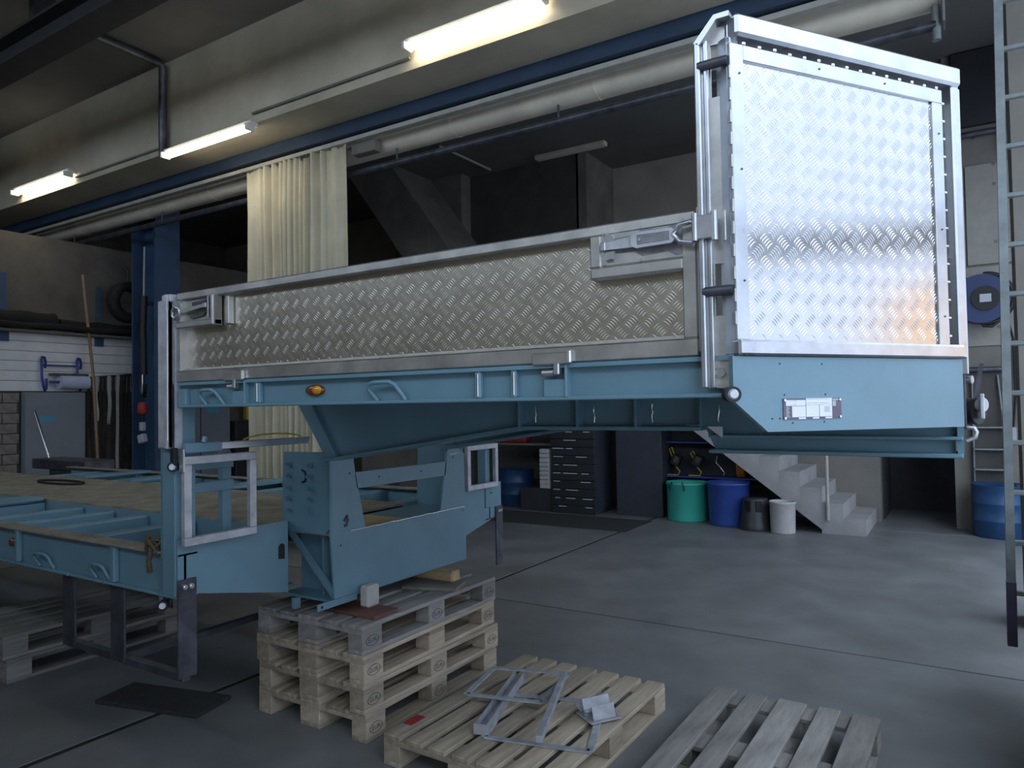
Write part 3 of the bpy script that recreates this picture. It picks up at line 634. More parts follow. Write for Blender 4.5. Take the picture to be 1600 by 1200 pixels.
for x in (-3.45, -4.05, -4.55, -4.95, -5.35, -5.9, -6.5, -7.1, -7.7, -8.3):
    for ya, yb in ((1.972, 2.70), (3.70, 4.428)): MB().box(x - .05, x + .05, ya, yb, .90, 1.00, .01).build('deck_cross_member', 'paint', TR)
for x, ya, yb in ((-5.95, 2.05, 2.68), (-6.6, 3.72, 4.4), (-5.2, 3.72, 4.4), (-7.4, 3.72, 4.4)): MB().box(x - .11, x + .11, ya, yb, 1.02, 1.045, .004).build('deck_flap', 'paint', TR)
MB().tube([(-7.0 + .35 * math.cos(i * .3), 3.35 + .10 * math.sin(i * .3), 1.04) for i in range(21)], .012, 6, True).build('hose_loop', 'rubber', TR)
# --- hanging bumper frame below the lower deck
uf = MB(); uf.box(-4.0, -3.0, 1.95, 1.99, .455, .49, .002); UF = uf.build('underrun_bar', 'steel_dark', TR)
for x in (-3.98, -3.52): MB().box(x - .06, x + .06, 1.945, 1.957, .46, .838, .002).build('underrun_leg', 'steel_dark', UF)
for x in (-3.5,): MB().box(x - .02, x + .02, 1.99, 4.45, .46, .49).build('underrun_cross', 'steel_dark', UF)
MB().tube([(-3.25, 2.0, .82), (-3.27, 2.02, .76), (-3.24, 2.05, .74), (-3.22, 2.03, .78)], .012, 6).build('hook', 'chrome', TR)
# --- couplings on the nose
MB().box(.003, .012, 2.66, 2.80, 1.58, 1.76, .002).build('coupling_bracket', 'steel_dark', TR)
MB().cyl((.012, 2.72, 1.635), (.045, 2.70, 1.635), .042, n=18).build('socket', 'rubber', TR, label='black electrical socket')
sk = MB().cyl((.046, 2.70, 1.655), (.058, 2.69, 1.655), .022, n=18).box(.048, .060, 2.66, 2.70, 1.61, 1.69, .004).build('air_coupling', 'galv_matte', TR)
MB().prism([(.035, 1.68), (.045, 1.68), (.062, 1.785), (.050, 1.785)], 'Y', 2.68, 2.70).build('coupling_lever', 'steel_dark', sk)
MB().cyl((.006, 2.70, 1.735), (.03, 2.69, 1.735), .013, n=12).build('air_plug', 'galv', TR)
MB().tube([(.01, 2.68, 1.585), (.03, 2.68, 1.583), (.036, 2.68, 1.57), (.032, 2.68, 1.552), (.01, 2.68, 1.54)], .007, 10).build('pipe_elbow', 'galv', TR)

# ------------------------------------------------------------------ pallets
def make_pallet(name, w, l, boards, m, h=.144):
    t = thing(name, (0, 0, 0))
    for x, bw in boards: MB().box(x - bw / 2, x + bw / 2, -l / 2, l / 2, h - .022, h, .003).build('deck_board', m, t)
    for y in (-l / 2 + .0725, 0, l / 2 - .0725): MB().box(-w / 2, w / 2, y - .0725, y + .0725, h - .044, h - .022, .002).build('cross_board', m, t)
    for x, bw in ((-w / 2 + .05, .10), (0, .145), (w / 2 - .05, .10)):
        MB().box(x - bw / 2, x + bw / 2, -l / 2, l / 2, 0, .022, .003).build('bottom_board', m, t)
        for y in (-l / 2 + .0725, 0, l / 2 - .0725): MB().box(x - bw / 2, x + bw / 2, y - .0725, y + .0725, .022, h - .044, .003).build('block', m, t)
    return t
EB = [(-.3275, .145), (-.165, .10), (0, .145), (.165, .10), (.3275, .145)]
def place(t, x, y, z, rz, label, group=None):
    t.location = (x, y, z); t.rotation_euler = (0, 0, math.radians(rz)); WL[t.name] = V((x, y, z)); tag(t, label, 'pallet', group); return t
def stamp(t, x, y, txt='EUR'):
    # burnt mark on the outer face (+X side) of a block
    R = MB().tube([(x + .0005, y + .045 * math.cos(a * .35), .061 + .026 * math.sin(a * .35)) for a in range(18)], .0016, 4, True)
    vs, fs = TXT[txt]
    R.add([(x + .0006, y + p[0], .061 + p[1]) for p in vs], fs)
    me_o = R.build('burnt_mark', 'stamp', None, origin=(0, 0, 0)); me_o.parent = t; me_o.location = (0, 0, 0)
TXT = {'EUR': text_mb('EUR', .034, None)}
p0 = make_pallet('pallet', .8, 1.2, EB, 'wood')
pg = make_pallet('pallet', .8, 1.2, EB, 'wood_grey')
SG = 'pallets stacked under the trailer nose'
copies = [(p0, 0, -2.965, 3.25, .000, .6, 'bottom pallet of the stack under the trailer'), (None, 0, -2.955, 3.245, .144, -.5, 'second pallet from the floor in the stack under the trailer'),
          (None, 0, -2.97, 3.24, .288, .8, 'third pallet from the floor in the stack under the trailer'), (pg, 1, -2.975, 3.255, .432, -.3, 'greyish top pallet of the stack under the trailer')]
stk = []
for s_, k, x, y, z, rz, lab in copies:
    o = s_ if s_ else copy_tree(p0)
    stk.append(place(o, x, y, z, rz, lab, SG))
for i, t_ in enumerate(stk):
    for y in ((-.5275,) if i in (0,) else (-.5275, .5275)): stamp(t_, .4, y)
    if i != 2: stamp(t_, .4, 0.0)
pl2 = make_pallet('pallet', .91, 1.24, [(-.405, .098), (-.27, .094), (-.137, .096), (-.003, .094), (.132, .098), (.268, .095), (.405, .098)], 'wood')
place(pl2, -1.885, 3.165, 0, -1.2, 'light wooden pallet carrying loose galvanised brackets')
MB().box(-.455, -.40, -.48, -.37, .1442, .1448).build('red_mark', 'red', pl2)
bpy.data.objects[pl2.children[-1].name].location = (-.42, -.44, .1446)
pl3 = make_pallet('pallet', .80, 1.22, [(-.34, .115), (-.175, .10), (.0, .135), (.175, .10), (.34, .12)], 'wood_grey')
place(pl3, -.785, 3.27, 0, -1.0, 'weathered grey pallet on the floor at the bottom right')
for k in range(2):
    o = copy_tree(pg); place(o, -5.46, 2.70, .144 * k, 1.0 - 2 * k, ('lower' if k == 0 else 'upper') + ' of two dark pallets under the lower deck at the left', 'pallets under the lower deck')
    for ch in [c for c in o.children if c.name.startswith('burnt_mark')]: bpy.data.objects.remove(ch)
# supports between stack and trailer
MB().box(-2.93, -2.60, 2.765, 2.95, .577, .597, .002).build('support_board', 'plywood_red', label='red-brown plywood board under the left support block', cat='board')
MB().box(-2.79, -2.722, 2.85, 2.945, .598, .715, .012).build('support_block', 'wood_endgrain', label='pale squared wooden block under the left end of the blue plate', cat='wood block')
MB().obox((-2.76, 3.46, .587), ((.94, .34, 0), (-.34, .94, 0), (0, 0, 1)), (.17, .10, .010), .002).build('support_board', 'wood_block', label='grey plywood board under the right support block', cat='board')
MB().box(-3.05, -2.66, 3.51, 3.60, .598, .664, .010).build('support_block', 'wood_and_reflected_tan', label='yellowish wooden beam under the right end of the blue plate', cat='wood block')

# loose galvanised parts lying on the light pallet
def bar(mb, a, b, w, h, z):
    a = V(a); b = V(b); d = (b - a); L_ = d.length; d.normalize(); n_ = V((-d.y, d.x, 0)); c = (a + b) / 2
    mb.obox((c.x, c.y, z + h / 2), ((d.x, d.y, 0), n_, (0, 0, 1)), (L_ / 2, w / 2, h / 2), .002)
ZP = .1455
def loop_frame(c4, w, h, z, name, label, m='galv_matte'):
    mb = MB(); n_ = len(c4)
    for i in range(n_): bar(mb, (*c4[i], 0), (*c4[(i + 1) % n_], 0), w, h, z)
    return mb.build(name, m, label=label, cat='frame')
loop_frame([(-1.91, 2.75), (-1.43, 2.87), (-1.60, 3.37), (-2.06, 3.22)], .034, .006, ZP, 'bracket_frame', 'lower galvanised rectangular frame lying on the light pallet')
lf2 = loop_frame([(-2.19, 3.00), (-1.80, 3.10), (-1.87, 3.50), (-2.27, 3.37)], .034, .006, ZP + .054, 'bracket_frame', 'upper galvanised rectangular frame lying on the light pallet')
def channel(a, b, label):
    mb = MB(); a = V(a); b = V(b); d = (b - a).normalized(); n_ = V((-d.y, d.x, 0))
    for o_, w_, h_, zo in ((0, .062, .006, 0), (-.028, .006, .04, .006), (.028, .006, .04, .006)):
        c = (a + b) / 2 + n_ * o_; mb.obox((c.x, c.y, ZP + .0065 + zo + h_ / 2), (d, n_, (0, 0, 1)), ((b - a).length / 2, w_ / 2, h_ / 2))
    mb.obox((a.x, a.y, ZP + .030), (d, n_, (0, 0, 1)), (.003, .034, .024), .001)
    return mb.build('channel_piece', 'galv_matte', label=label, cat='bracket')
channel((-1.935, 2.755, 0), (-2.13, 3.43, 0), 'galvanised channel under the upper frame on the light pallet')
mb = MB(); bar(mb, (-1.60, 2.72, 0), (-1.86, 3.44, 0), .03, .03, ZP + .0605); mb.build('square_tube', 'galv_matte', label='long galvanised square tube lying across the frames', cat='tube')
t = thing('corner_bracket', (-1.58, 3.22, ZP), 'folded galvanised corner bracket on the right of the light pallet', 'bracket')
e1 = V((.55, .83, 0)); e2 = V((-.83, .55, 0)); o_ = V((-1.545, 3.205, ZP + .012))
MB().obox(o_, (e1, e2, (0, 0, 1)), (.085, .075, .003), .001).build('bracket_plate', 'galv_matte', t)
up = (V((0, 0, 1)) + e2 * .35).normalized()
MB().obox(o_ + e2 * .02 + V((0, 0, .042)), (e1, up, e1.cross(up)), (.075, .040, .003), .001).build('bracket_wing', 'galv_matte', t)
MB().obox(o_ - e2 * .045 + V((0, 0, .034)), (e1, up, e1.cross(up)), (.062, .032, .003), .001).build('bracket_wing', 'galv_matte', t)
MB().obox(o_ + e2 * .085 - e1 * .02 + V((0, 0, .020)), (e1, (e2 + V((0, 0, .4))).normalized(), e1.cross((e2 + V((0, 0, .4))).normalized())), (.05, .03, .003), .001).build('bracket_tab', 'galv_matte', t)
MB().cyl(o_ - e1 * .08 + V((0, 0, .03)), o_ + e1 * .06 + V((0, 0, .03)), .010, n=10).build('bracket_rod', 'galv_matte', t)
# dark mat on the floor under the deck
MB().obox((-3.95, 2.45, .012), ((.97, .24, 0), (-.24, .97, 0), (0, 0, 1)), (.36, .14, .012), .004).build('floor_board', 'mat_dark', label='dark board lying on the floor under the hanging frame', cat='board')
rb = MB()
for i in range(4):
    rb.tube([(-3.19 + .05 * math.cos(k * .5 + i) * (1 + .3 * math.sin(k + i)), 1.955 + .035 * math.sin(k * .5 + i * 2), 1.04 + .03 * math.sin(k * .9 + i) + .012 * i) for k in range(13)], .008, 5)
rb.tube([(-3.2, 1.925, 1.05), (-3.205, 1.918, .98), (-3.20, 1.92, .93)], .012, 5)
rb.build('rope_bundle', 'dirt_rope', label='dirty rope bundle hung over the lower deck rail', cat='rope')

# ------------------------------------------------------------------ background right
t = thing('ladder', (.40, 5.0, .30), 'tall aluminium ladder standing upright at the right edge', 'ladder')
for x in (.205, .60):
    MB().prism([(x - .022, .28), (x + .022, .28), (x + .072, 4.75), (x + .028, 4.75)], 'Y', 4.97, 5.03).build('stile', 'ladder_alu', t)
    MB().prism([(x - .024, .26), (x + .024, .26), (x + .028, .62), (x - .020, .62)], 'Y', 4.968, 5.032).build('stile_foot', 'ladder_foot', t)
for i in range(15): MB().box(.225 + .0032 * i, .58 + .0032 * i, 4.985, 5.015, .5445 + i * .2848, .5745 + i * .2848, .005).build('rung', 'ladder_alu', t)
MB().cyl((.25, 5.03, 4.2), (.25, 5.3, 4.25), .012, n=8).build('wall_hook', 'steel_dark', t); MB().cyl((.645, 5.03, 4.2), (.645, 6.34, 4.25), .012, n=8).build('wall_hook', 'steel_dark', t)
t = thing('hose_reel', (.25, 10.5, 2.5), 'dark blue hose reel mounted on the wall beside the ladder', 'hose reel')
MB().cyl((.24, 10.42, 2.88), (.24, 10.66, 2.88), .30, n=28).build('reel_body', 'reel_blue', t)
MB().cyl((.28, 10.395, 2.88), (.28, 10.42, 2.88), .15, n=20).build('reel_hub', 'rubber', t)
MB().box(.22, .34, 10.385, 10.395, 2.83, 2.93, .003).build('reel_label', 'plate_grey', t)
MB().tube([(.30 + .26 * math.cos(a * .17), 10.46, 2.88 + .30 * math.sin(a * .17)) for a in range(-10, 11)], .03, 8).build('reel_guard', 'rubber', t)
MB().box(.0, .10, 10.45, 10.6, 3.02, 3.16, .01).build('reel_arm', 'rubber', t)
MB().tube([(.22, 10.45, 2.60), (.26, 10.43, 2.54), (.34, 10.43, 2.53), (.42, 10.45, 2.60)], .016, 8).build('hose_end', 'rubber', t)
MB().box(.30, .40, 10.66, 10.768, 2.6, 3.1).build('wall_bracket', 'steel_dark', t)
def drum(c, r, h, label):
    t = thing('steel_drum', (c[0], c[1], 0), label, 'drum')
    MB().lathe((c[0], c[1], 0), [(r * .96, 0), (r, .01), (r, h * .30), (r * 1.03, h * .32), (r * 1.03, h * .335), (r, h * .355), (r, h * .63), (r * 1.03, h * .65), (r * 1.03, h * .665), (r, h * .685), (r, h - .012), (r * 1.02, h - .006), (r * 1.02, h), (r * .97, h), (r * .97, h - .015), (0, h - .015)], 32).build('shell', 'drum_blue', t)
    MB().cyl((c[0] + r * .6, c[1], h - .015), (c[0] + r * .6, c[1], h), .03, n=10).build('bung', 'steel_dark', t)
drum((.36, 10.45), .295, .62, 'blue steel drum behind the tall ladder')
drum((-6.38, 10.25), .29, .60, 'blue steel drum beside the square frame in the dark corner')
t = thing('step_ladder', (.28, 10.75, .6), 'small step ladder with pale rails above the blue drum', 'step ladder')
MB().cyl((.11, 10.72, .62), (.115, 10.72, 1.95), .012, n=8).cyl((.385, 10.72, 1.95), (.47, 10.62, .75), .014, n=8).build('rail', 'ladder_alu', t)
for z in (.77, 1.02, 1.29): MB().box(.11, .445, 10.58, 10.73, z, z + .02, .003).build('tread', 'ladder_alu', t)
MB().box(.09, .44, 10.74, 10.8, .6, 2.0).build('back_panel', 'partition', t)
MB().cyl((.05, 10.70, 2.02), (.44, 10.70, 2.02), .035, n=10).build('top_bar', 'steel_dark', t)
MB().box(.49, .56, 10.70, 10.8, 1.14, 1.30, .005).build('wall_socket', 'plate_grey', label='small grey socket box on the wall right of the drum', cat='socket')
pipe('wall_cable', [(.50, 10.76, 2.7), (.56, 10.76, 2.4), (.565, 10.76, 1.7), (.53, 10.76, 1.3)], .012, 'rubber', 'black cable running down the wall behind the ladder', 'cable')
t = thing('pipe_bracket', (.2, 10.72, 5.0), 'dark horizontal wall pipe below the dark window', 'pipe')
MB().cyl((-.1, 10.7, 5.0), (.52, 10.7, 5.0), .04, n=10).build('pipe_run', 'steel_dark', t); MB().box(.2, .24, 10.7, 10.80, 4.97, 5.03).build('pipe_clamp', 'steel_dark', t); MB().tube([(.52, 10.7, 5.0), (.56, 10.7, 4.96), (.56, 10.7, 4.75)], .035, 8).build('pipe_bend', 'ladder_alu', t)
t = thing('shade_occluder', (1.0, 2.9, 0), 'unseen added low dark load standing just beyond the right edge', 'occluder')  # unseen block added to shade the floor at the right
MB().box(.46, 1.5, .9, 4.9, .12, 1.05, .05).build('occluder_body', 'cabinet_dark', t)
for y in (1.1, 2.9, 4.7): MB().box(.52, 1.45, y - .06, y + .06, 0, .12, .01).build('occluder_foot', 'wood_grey', t)
# stairs
t = thing('staircase', (-1.6, 10.3, 0), 'pale concrete staircase rising to the left under the trailer nose', 'stairs')
prof = [(-1.03, 0)]
for i in range(17): prof += [(-1.03 - .25 * i, .19 * (i + 1)), (-1.03 - .25 * (i + 1), .19 * (i + 1))]
xe = -1.03 - .25 * 17
prof += [(xe, 3.23 - .12), (-1.50, .17), (-1.50, 0)]
sm_ = MB()
for i in range(17):
    x0 = -1.03 - .25 * i; z1 = .19 * (i + 1); zb = 0 if i < 1 else max(0, z1 - .19 - .14)
    b_ = MB(); zb0 = max(0.0, .76 * (-1.47 - x0)) if i > 1 else 0; zb1 = max(0.0, .76 * (-1.47 - (x0 - .25))) if i > 1 else 0
    b_.prism([(x0, zb0), (x0, z1), (x0 - .252, z1), (x0 - .252, zb1)], 'Y', 9.7 , 10.96); b_.build('step', 'concrete_stair', t)
MB().box(-5.4, -.97, 10.97, 11.2, 0, 3.6).build('wall_stair', 'concrete_wall', kind='structure')
MB().cyl((-1.455, 9.68, .17), (-1.455, 9.68, 1.25), .022, n=10).build('rail_post', 'rail_white', t)
MB().cyl((-1.455, 9.68, 1.22), (-4.6, 9.68, 3.6), .02, n=10).build('handrail', 'rail_white', t)
# dark panel standing in for under-stair shade, shelves and bins
MB().box(-4.6, -2.2, 10.45, 10.5, 0, 2.2).build('wall_understair_shade', 'wall_dark', kind='structure')
for xa, xb, z, lab in ((-3.96, -2.92, 1.085, 'upper blue shelf in the dark niche beside the stairs'), (-3.95, -2.24, .585, 'lower blue shelf carrying work lamps beside the stairs')):
    t = thing('shelf', ((xa + xb) / 2, 10.3, z), lab, 'shelf')
    MB().box(xa, xb, 10.18, 10.45, z - .012, z + .012, .003).build('shelf_board', 'bright_blue', t)
    for x in (xa + .15, xb - .15): MB().prism([(10.22, z - .012), (10.45, z - .012), (10.45, z - .15)], 'X', x, x + .01).build('shelf_bracket', 'steel_dark', t)
def tub(name, c, r, h, m, label, taper=.94, handle_m=None):
    t = thing(name, (c[0], c[1], 0), label, 'tub' if r > .2 else 'bucket')
    MB().lathe((c[0], c[1], 0), [(0, 0), (r * taper, 0), (r * (taper + .01), .02), (r, h - .03), (r * 1.04, h - .025), (r * 1.04, h), (r * .98, h), (r * .96, h - .04), (r * taper * .97, .02), (0, .02)], 32).build('shell', m, t)
    if handle_m:
        for s_ in (-1, 1): MB().tube([(c[0] + .10 * s_ - .05, c[1] - r * 1.02, h - .10), (c[0] + .10 * s_ - .05, c[1] - r * 1.06, h - .03), (c[0] + .07 * s_ - .05, c[1] - r * 1.0, h + .02)], .008, 6).build('handle', handle_m, t)
    return t
tub('plastic_tub', (-3.36, 10.02), .29, .535, 'plastic_green', 'green plastic tub on the floor under the shelves', .97, 'rubber')
tub('plastic_tub', (-2.74, 9.88), .28, .575, 'plastic_blue', 'blue plastic tub between the green tub and the black stool', .92)
tub('bucket', (-1.965, 9.53), .155, .40, 'plastic_white', 'white plastic bucket beside the staircase', .95)
t = thing('step_stool', (-2.33, 9.66, 0), 'round black step stool between the blue tub and white bucket', 'stool')
MB().lathe((-2.33, 9.66, 0), [(.21, 0), (.215, .03), (.20, .06), (.185, .20), (.180, .215), (.155, .39), (.15, .405), (0, .405)], 28).build('shell', 'plastic_dark', t)
for a in (-1.9, -1.1): 
    MB().obox((-2.33 + .163 * math.cos(a), 9.66 + .163 * math.sin(a), .31), ((-math.sin(a), math.cos(a), 0), (math.cos(a), math.sin(a), 0), (0, 0, 1)), (.038, .016, .07), .004).build('grip_hole', 'rubber', t)
def work_lamp(x, tilt, label):
    t = thing('work_lamp', (x, 10.25, .6), label, 'work lamp')
    MB().tube([(x - .10, 10.22, .605), (x + .06, 10.22, .605), (x + .08, 10.24, .66), (x + .02, 10.25, .72), (x - .01, 10.25, .80), (x - .08, 10.25, .93 + tilt), (x - .04, 10.25, .96 + tilt), (x + .02, 10.25, .84)], .011, 6).build('stand', 'yellow', t)
    MB().obox((x + .03, 10.24, .82), ((.9, 0, -.4), (0, 1, 0), (.4, 0, .9)), (.07, .05, .08), .01).build('lamp_head', 'rubber', t)
    MB().obox((x + .045, 10.187, .83), ((.9, 0, -.4), (0, 1, 0), (.4, 0, .9)), (.035, .004, .05), .002).build('glass', 'chrome', t)
work_lamp(-3.62, .05, 'yellow framed work lamp at the left end of the lower shelf'); work_lamp(-3.30, .0, 'second yellow work lamp in the middle of the lower shelf')
MB().tube([(-2.98, 10.22, .90), (-3.0, 10.22, .80), (-2.94, 10.22, .74), (-2.88, 10.22, .66), (-2.90, 10.22, .61)], .010, 6).build('chrome_stand', 'chrome', label='bent chrome stand on the lower shelf', cat='stand')
t = thing('cable_coil', (-2.66, 10.25, .6), 'orange cable coil at the right of the lower shelf', 'cable')
for i in range(6): MB().tube([(-2.70 + .018 * i, 10.26 + .07 * math.cos(a * .4), .735 + .13 * math.sin(a * .4)) for a in range(16)], .011, 6, True).build('cable_loop', 'orange', t)
# tool cabinet with drawers
t = thing('tool_cabinet', (-5.06, 10.05, 0), 'black drawer cabinet with white label strips below the neck', 'cabinet')
MB().box(-5.435, -4.68, 9.775, 10.35, .06, 1.50).box(-5.42, -4.70, 9.79, 10.3, 0, .06).build('body', 'cabinet_side', t)
strips = [[(.35, .50), (.75, .90)], [(.30, .58)], [(.04, .30), (.36, .50)], [(.06, .28), (.58, .82)], [(.08, .18), (.28, .60)], [(.05, .22), (.28, .60), (.70, .86)], [(.05, .20), (.68, .90)], [(.05, .20), (.34, .62)], [(.09, .20), (.34, .55), (.72, .94)], [(.17, .34), (.78, .93)]]
for i, ss in enumerate(strips):
    z = 1.245 - i * .1265
    dr = MB().box(-5.43, -4.685, 9.75, 9.775, z - .105, z + .015, .004).build('drawer', 'cabinet_dark', t)
    for a, b_ in ss: MB().box(-5.43 + .745 * a, -5.43 + .745 * b_, 9.745, 9.75, z - .006, z + .006).build('label_strip', 'label_strip', dr)
MB().box(-4.44, -3.72, 9.98, 10.44, 0, 2.0, .006).build('dark_cupboard', 'cabinet_side', label='plain dark cupboard right of the drawer cabinet', cat='cupboard')
t = thing('parts_organizer', (-5.56, 9.8, .36), 'small white drawer organiser left of the black cabinet', 'organiser')
MB().box(-5.65, -5.475, 9.78, 9.9, .357, .975).build('body', 'plastic_white', t)
for i in range(9): MB().box(-5.645, -5.48, 9.75, 9.78, .363 + i * .068, .363 + i * .068 + .060, .008).build('tray', 'plastic_white', t)
t = thing('low_cabinet', (-5.75, 10.1, 0), 'low dark brown cabinet under the white organiser', 'cabinet')
MB().box(-6.02, -5.45, 9.78, 10.3, 0, .355, .006).build('body', 'wall_dark', t); MB().box(-5.60, -5.55, 9.765, 9.78, .24, .255).build('handle', 'chrome', t)
MB().box(-6.9, -5.6, 10.2, 10.6, 1.0, 1.03).build('wall_ledge', 'concrete_dark', label='grey ledge in the dark corner above the blue drum', cat='ledge')
MB().box(-6.75, -6.2, 10.25, 10.5, 1.03, 1.35, .03).build('red_box', 'red', label='dull red box on the ledge in the dark corner', cat='box')
MB().box(-8.4, -3.74, 8.65, 9.62, 0, .008, .002).build('floor_mat', 'mat_dark', label='long dark rubber mat in front of the cabinets', cat='mat')

# ------------------------------------------------------------------ background left
t = thing('steel_column', (-11.0, 6.72, 0), 'dark blue steel H-column left of the curtain', 'column')
MB().box(-10.73, -10.69, 6.51, 6.93, 0, 5.19).build('flange', 'steel_blue', t); MB().box(-11.35, -11.31, 6.51, 6.93, 0, 5.19).build('flange', 'steel_blue', t)
MB().box(-11.31, -10.73, 6.71, 6.73, 0, 5.19).build('web', 'steel_blue', t)
t = thing('hoist_control', (-10.9, 6.45, 1.2), 'red and black hoist control hanging on the blue column', 'hoist control')
MB().tube([(-11.0, 6.52, 4.3), (-11.01, 6.52, 3.9), (-10.99, 6.50, 3.4)], .016, 6).build('cable', 'rail_white', t)
MB().tube([(-10.95, 6.48, 3.5), (-10.97, 6.47, 3.0), (-10.94, 6.46, 2.6), (-10.93, 6.46, 2.25)], .055, 8).build('hanger', 'rubber', t)
MB().box(-10.97, -10.93, 6.46, 6.712, 3.36, 3.42).build('hanger_arm', 'steel_dark', t)
MB().cyl((-10.93, 6.44, 1.92), (-10.93, 6.44, 2.5), .014, n=8).build('rod', 'chrome', t)
MB().tube([(-10.93, 6.44, 2.3), (-10.99, 6.44, 2.15), (-10.96, 6.44, 1.95), (-10.88, 6.44, 1.9), (-10.86, 6.44, 2.1)], .03, 8).build('cable_loop', 'rubber', t)
MB().lathe((-10.93, 6.44, 1.62), [(0, 0), (.06, 0), (.075, .03), (.075, .15), (.05, .19), (0, .20)], 14).build('red_box', 'red', t)
MB().cyl((-10.93, 6.44, 1.42), (-10.93, 6.44, 1.62), .02, n=8).build('lower_rod', 'rubber', t)
MB().box(-10.97, -10.89, 6.40, 6.48, 1.36, 1.50, .015).build('plug', 'plate_grey', t); MB().obox((-10.93, 6.44, 1.24), ((.9, .2, .3), (-.2, 1, 0), (-.3, 0, .9)), (.06, .05, .07), .015).build('lower_plug', 'plate_grey', t)
t = thing('locker', (-11.8, 5.57, 0), 'grey steel locker with a blue sticker at the left wall', 'locker')
MB().box(-11.94, -11.80, 5.16, 6.02, 0, 1.985, .006).build('body', 'locker', t); MB().box(-11.80, -11.79, 5.35, 5.57, 1.53, 1.62).build('sticker', 'sticker', t)
t = thing('locker', (-11.8, 8.25, 0), 'grey cupboard with a blue sticker seen behind the trailer post', 'locker')
MB().box(-11.94, -11.70, 7.2, 7.98, 0, 1.95, .006).box(-11.94, -11.70, 8.0, 8.6, 0, 1.95, .006).build('body', 'locker', t); MB().box(-11.70, -11.69, 8.1, 8.36, 1.62, 1.72).build('sticker', 'sticker', t)
MB().box(-11.9, -11.6, 8.65, 9.2, 0, 1.45, .01).build('dark_cupboard', 'cabinet_dark', label='black cupboard seen between trailer post and curtain', cat='cupboard')
MB().box(-11.8, -11.65, 8.95, 9.10, 1.46, 1.75, .03).build('yellow_can', 'yellow', label='yellow container on the black cupboard behind the trailer', cat='container')
t = thing('paper_roll_holder', (-11.9, 5.7, 2.0), 'blue wall bracket holding a large paper roll', 'roll holder')
for y in (5.40, 5.92): MB().tube([(-11.92, y + .08, 2.36), (-11.90, y + .08, 2.44), (-11.88, y + .055, 2.52), (-11.87, y + .02, 2.53), (-11.86, y, 2.48), (-11.84, y, 2.2), (-11.82, y + .01, 2.08), (-11.86, y + .05, 2.01), (-11.90, y + .09, 2.04), (-11.90, y + .09, 2.2)], .018, 8).build('side_hoop', 'bright_blue', t)
MB().cyl((-11.88, 5.41, 2.40), (-11.88, 5.95, 2.40), .013, n=8).build('cross_bar', 'bright_blue', t)
MB().box(-11.86, -11.70, 5.50, 6.02, 2.24, 2.275, .005).build('tear_bar', 'steel_dark', t)
MB().cyl((-11.74, 5.60, 2.14), (-11.74, 6.02, 2.14), .105, n=24).build('paper_roll', 'paper', t)
MB().cyl((-11.74, 5.46, 2.14), (-11.74, 5.60, 2.14), .02, n=10).build('spindle', 'steel_blue', t)
pipe('broom_handle', [(-11.75, 5.95, 3.85), (-11.62, 6.05, 2.2), (-11.5, 6.10, .0)], .024, 'pole_wood', 'long wooden pole leaning against the white boards', 'pole')
t = thing('wall_hook_bar', (-11.9, 6.3, 2.75), 'blue vertical hook bar on the white boards', 'wall bar')
MB().box(-11.93, -11.90, 6.27, 6.32, 2.9, 3.72).build('bar', 'steel_blue', t); MB().box(-11.94, -11.90, 6.23, 6.36, 2.74, 2.90).build('foot', 'steel_blue', t)
t = thing('wall_hook_bar', (-11.9, 4.92, 2.75), 'blue vertical hook bar at the left picture edge', 'wall bar')
MB().box(-11.93, -11.90, 4.86, 4.94, 2.9, 3.75).build('bar', 'steel_blue', t); MB().box(-11.94, -11.90, 4.84, 4.98, 2.74, 2.90).build('foot', 'steel_blue', t)
for i, (ya, yb, z, r) in enumerate(((4.5, 5.55, 3.06, .13), (5.62, 6.85, 3.02, .09), (4.6, 6.86, 2.97, .045))):
    b_ = MB(); b_.tube([((-11.78, -11.80, -11.60)[i], ya + (yb - ya) * k / 8, z + .012 * math.sin(k * 1.7 + i)) for k in range(9)], r, 12)
    b_.build('rolled_tarp', 'tarp_black', label=['thick black rolled tarp lying on the white boards at the left', 'thin black rolled tarp lying right of the thick one', 'black tube along the top edge of the white boards'][i], cat='tarp')
MB().box(-11.98, -11.7, 4.3, 6.87, 2.88, 2.915).build('wall_ledge', 'concrete_dark', label='narrow dark ledge above the white boards', cat='ledge')
t = thing('hanging_tyre', (-11.6, 6.62, 3.1), 'black tyre hanging above the white boards left of the column', 'tyre')
MB().lathe((-11.62, 6.62, 3.47), [(.20, -.10), (.30, -.11), (.34, -.06), (.34, .06), (.30, .11), (.20, .10)], 28, 'X', True).build('tread', 'tarp_black', t)
MB().tube([(-11.6, 6.62, 3.62), (-11.65, 6.62, 4.0), (-11.9, 6.62, 4.2)], .015, 6).build('rope', 'dirt_rope', t)
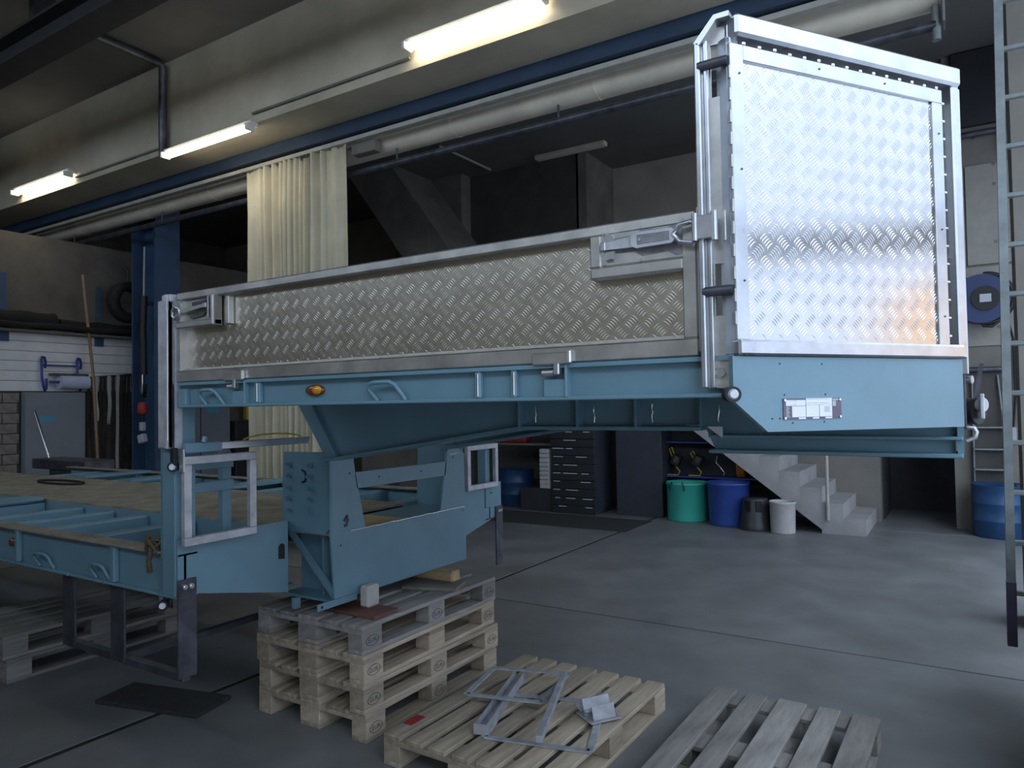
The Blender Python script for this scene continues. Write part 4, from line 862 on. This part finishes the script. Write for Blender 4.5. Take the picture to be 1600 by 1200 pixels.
MB().cyl((-11.85, 6.02, 2.21), (-11.85, 6.9, 2.30), .02, n=8).build('strap_rail', 'steel_dark', label='steel rail carrying the hanging straps', cat='rail')
for i in range(12):
    y = 6.06 + i * .068; w_ = .020 + .004 * (i % 3); zt = 2.20 + .09 * (y - 6.02) / .88; zb = .55 + .08 * ((i * 7) % 5)
    nth = ['first', '', 'third', 'fourth', 'fifth', 'sixth', 'seventh', 'eighth', 'ninth', 'tenth', 'eleventh', 'last'][i] or 'second'
    m_ = 'strap_dark'; lab = 'dark lashing strap, %s from the wooden pole in the hanging row' % nth
    if i == 7: m_ = 'strap_white'; lab = 'long pale lashing strap hanging between the dark straps'; zb = .72
    if i == 2: m_ = 'strap_white'; lab = 'short pale strap end hanging near the wooden pole'; zb = 1.5
    if i == 5: m_ = 'strap_white'; lab = 'bundled pale strap looped between the dark straps'; zb = 1.45
    b_ = MB(); zs_ = [zt + .02 - (zt - zb) * k / 8 for k in range(9)]
    vs_ = []
    for k, z in enumerate(zs_):
        o_ = .008 * math.sin(k * 1.1 + i * .4); x_ = -11.82 + .015 * math.sin(k * .8 + i)
        vs_ += [(x_, y - w_ + o_, z), (x_, y + w_ + o_, z), (x_ + .012, y + w_ + o_, z), (x_ + .012, y - w_ + o_, z)]
    fs_ = [[4 * k + a, 4 * (k + 1) + a, 4 * (k + 1) + (a + 1) % 4, 4 * k + (a + 1) % 4] for k in range(8) for a in range(4)] + [[0, 1, 2, 3], [35, 34, 33, 32]]
    b_.add(vs_, fs_); b_.build('lashing_strap', m_, label=lab, cat='strap', group='straps hanging at the left wall')
t = thing('vise', (-9.6, 4.75, 0), 'dark steel workpiece block behind the lower deck at the left edge', 'vise')
MB().box(-9.9, -9.2, 4.6, 4.9, 0, .95, .01).build('stand', 'wall_dark', t); MB().box(-10.3, -9.0, 4.58, 4.95, .95, 1.08, .01).build('block', 'steel_dark', t)
MB().cyl((-10.1, 4.7, 1.08), (-10.5, 4.7, 1.7), .015, n=8).build('lever', 'chrome', t)
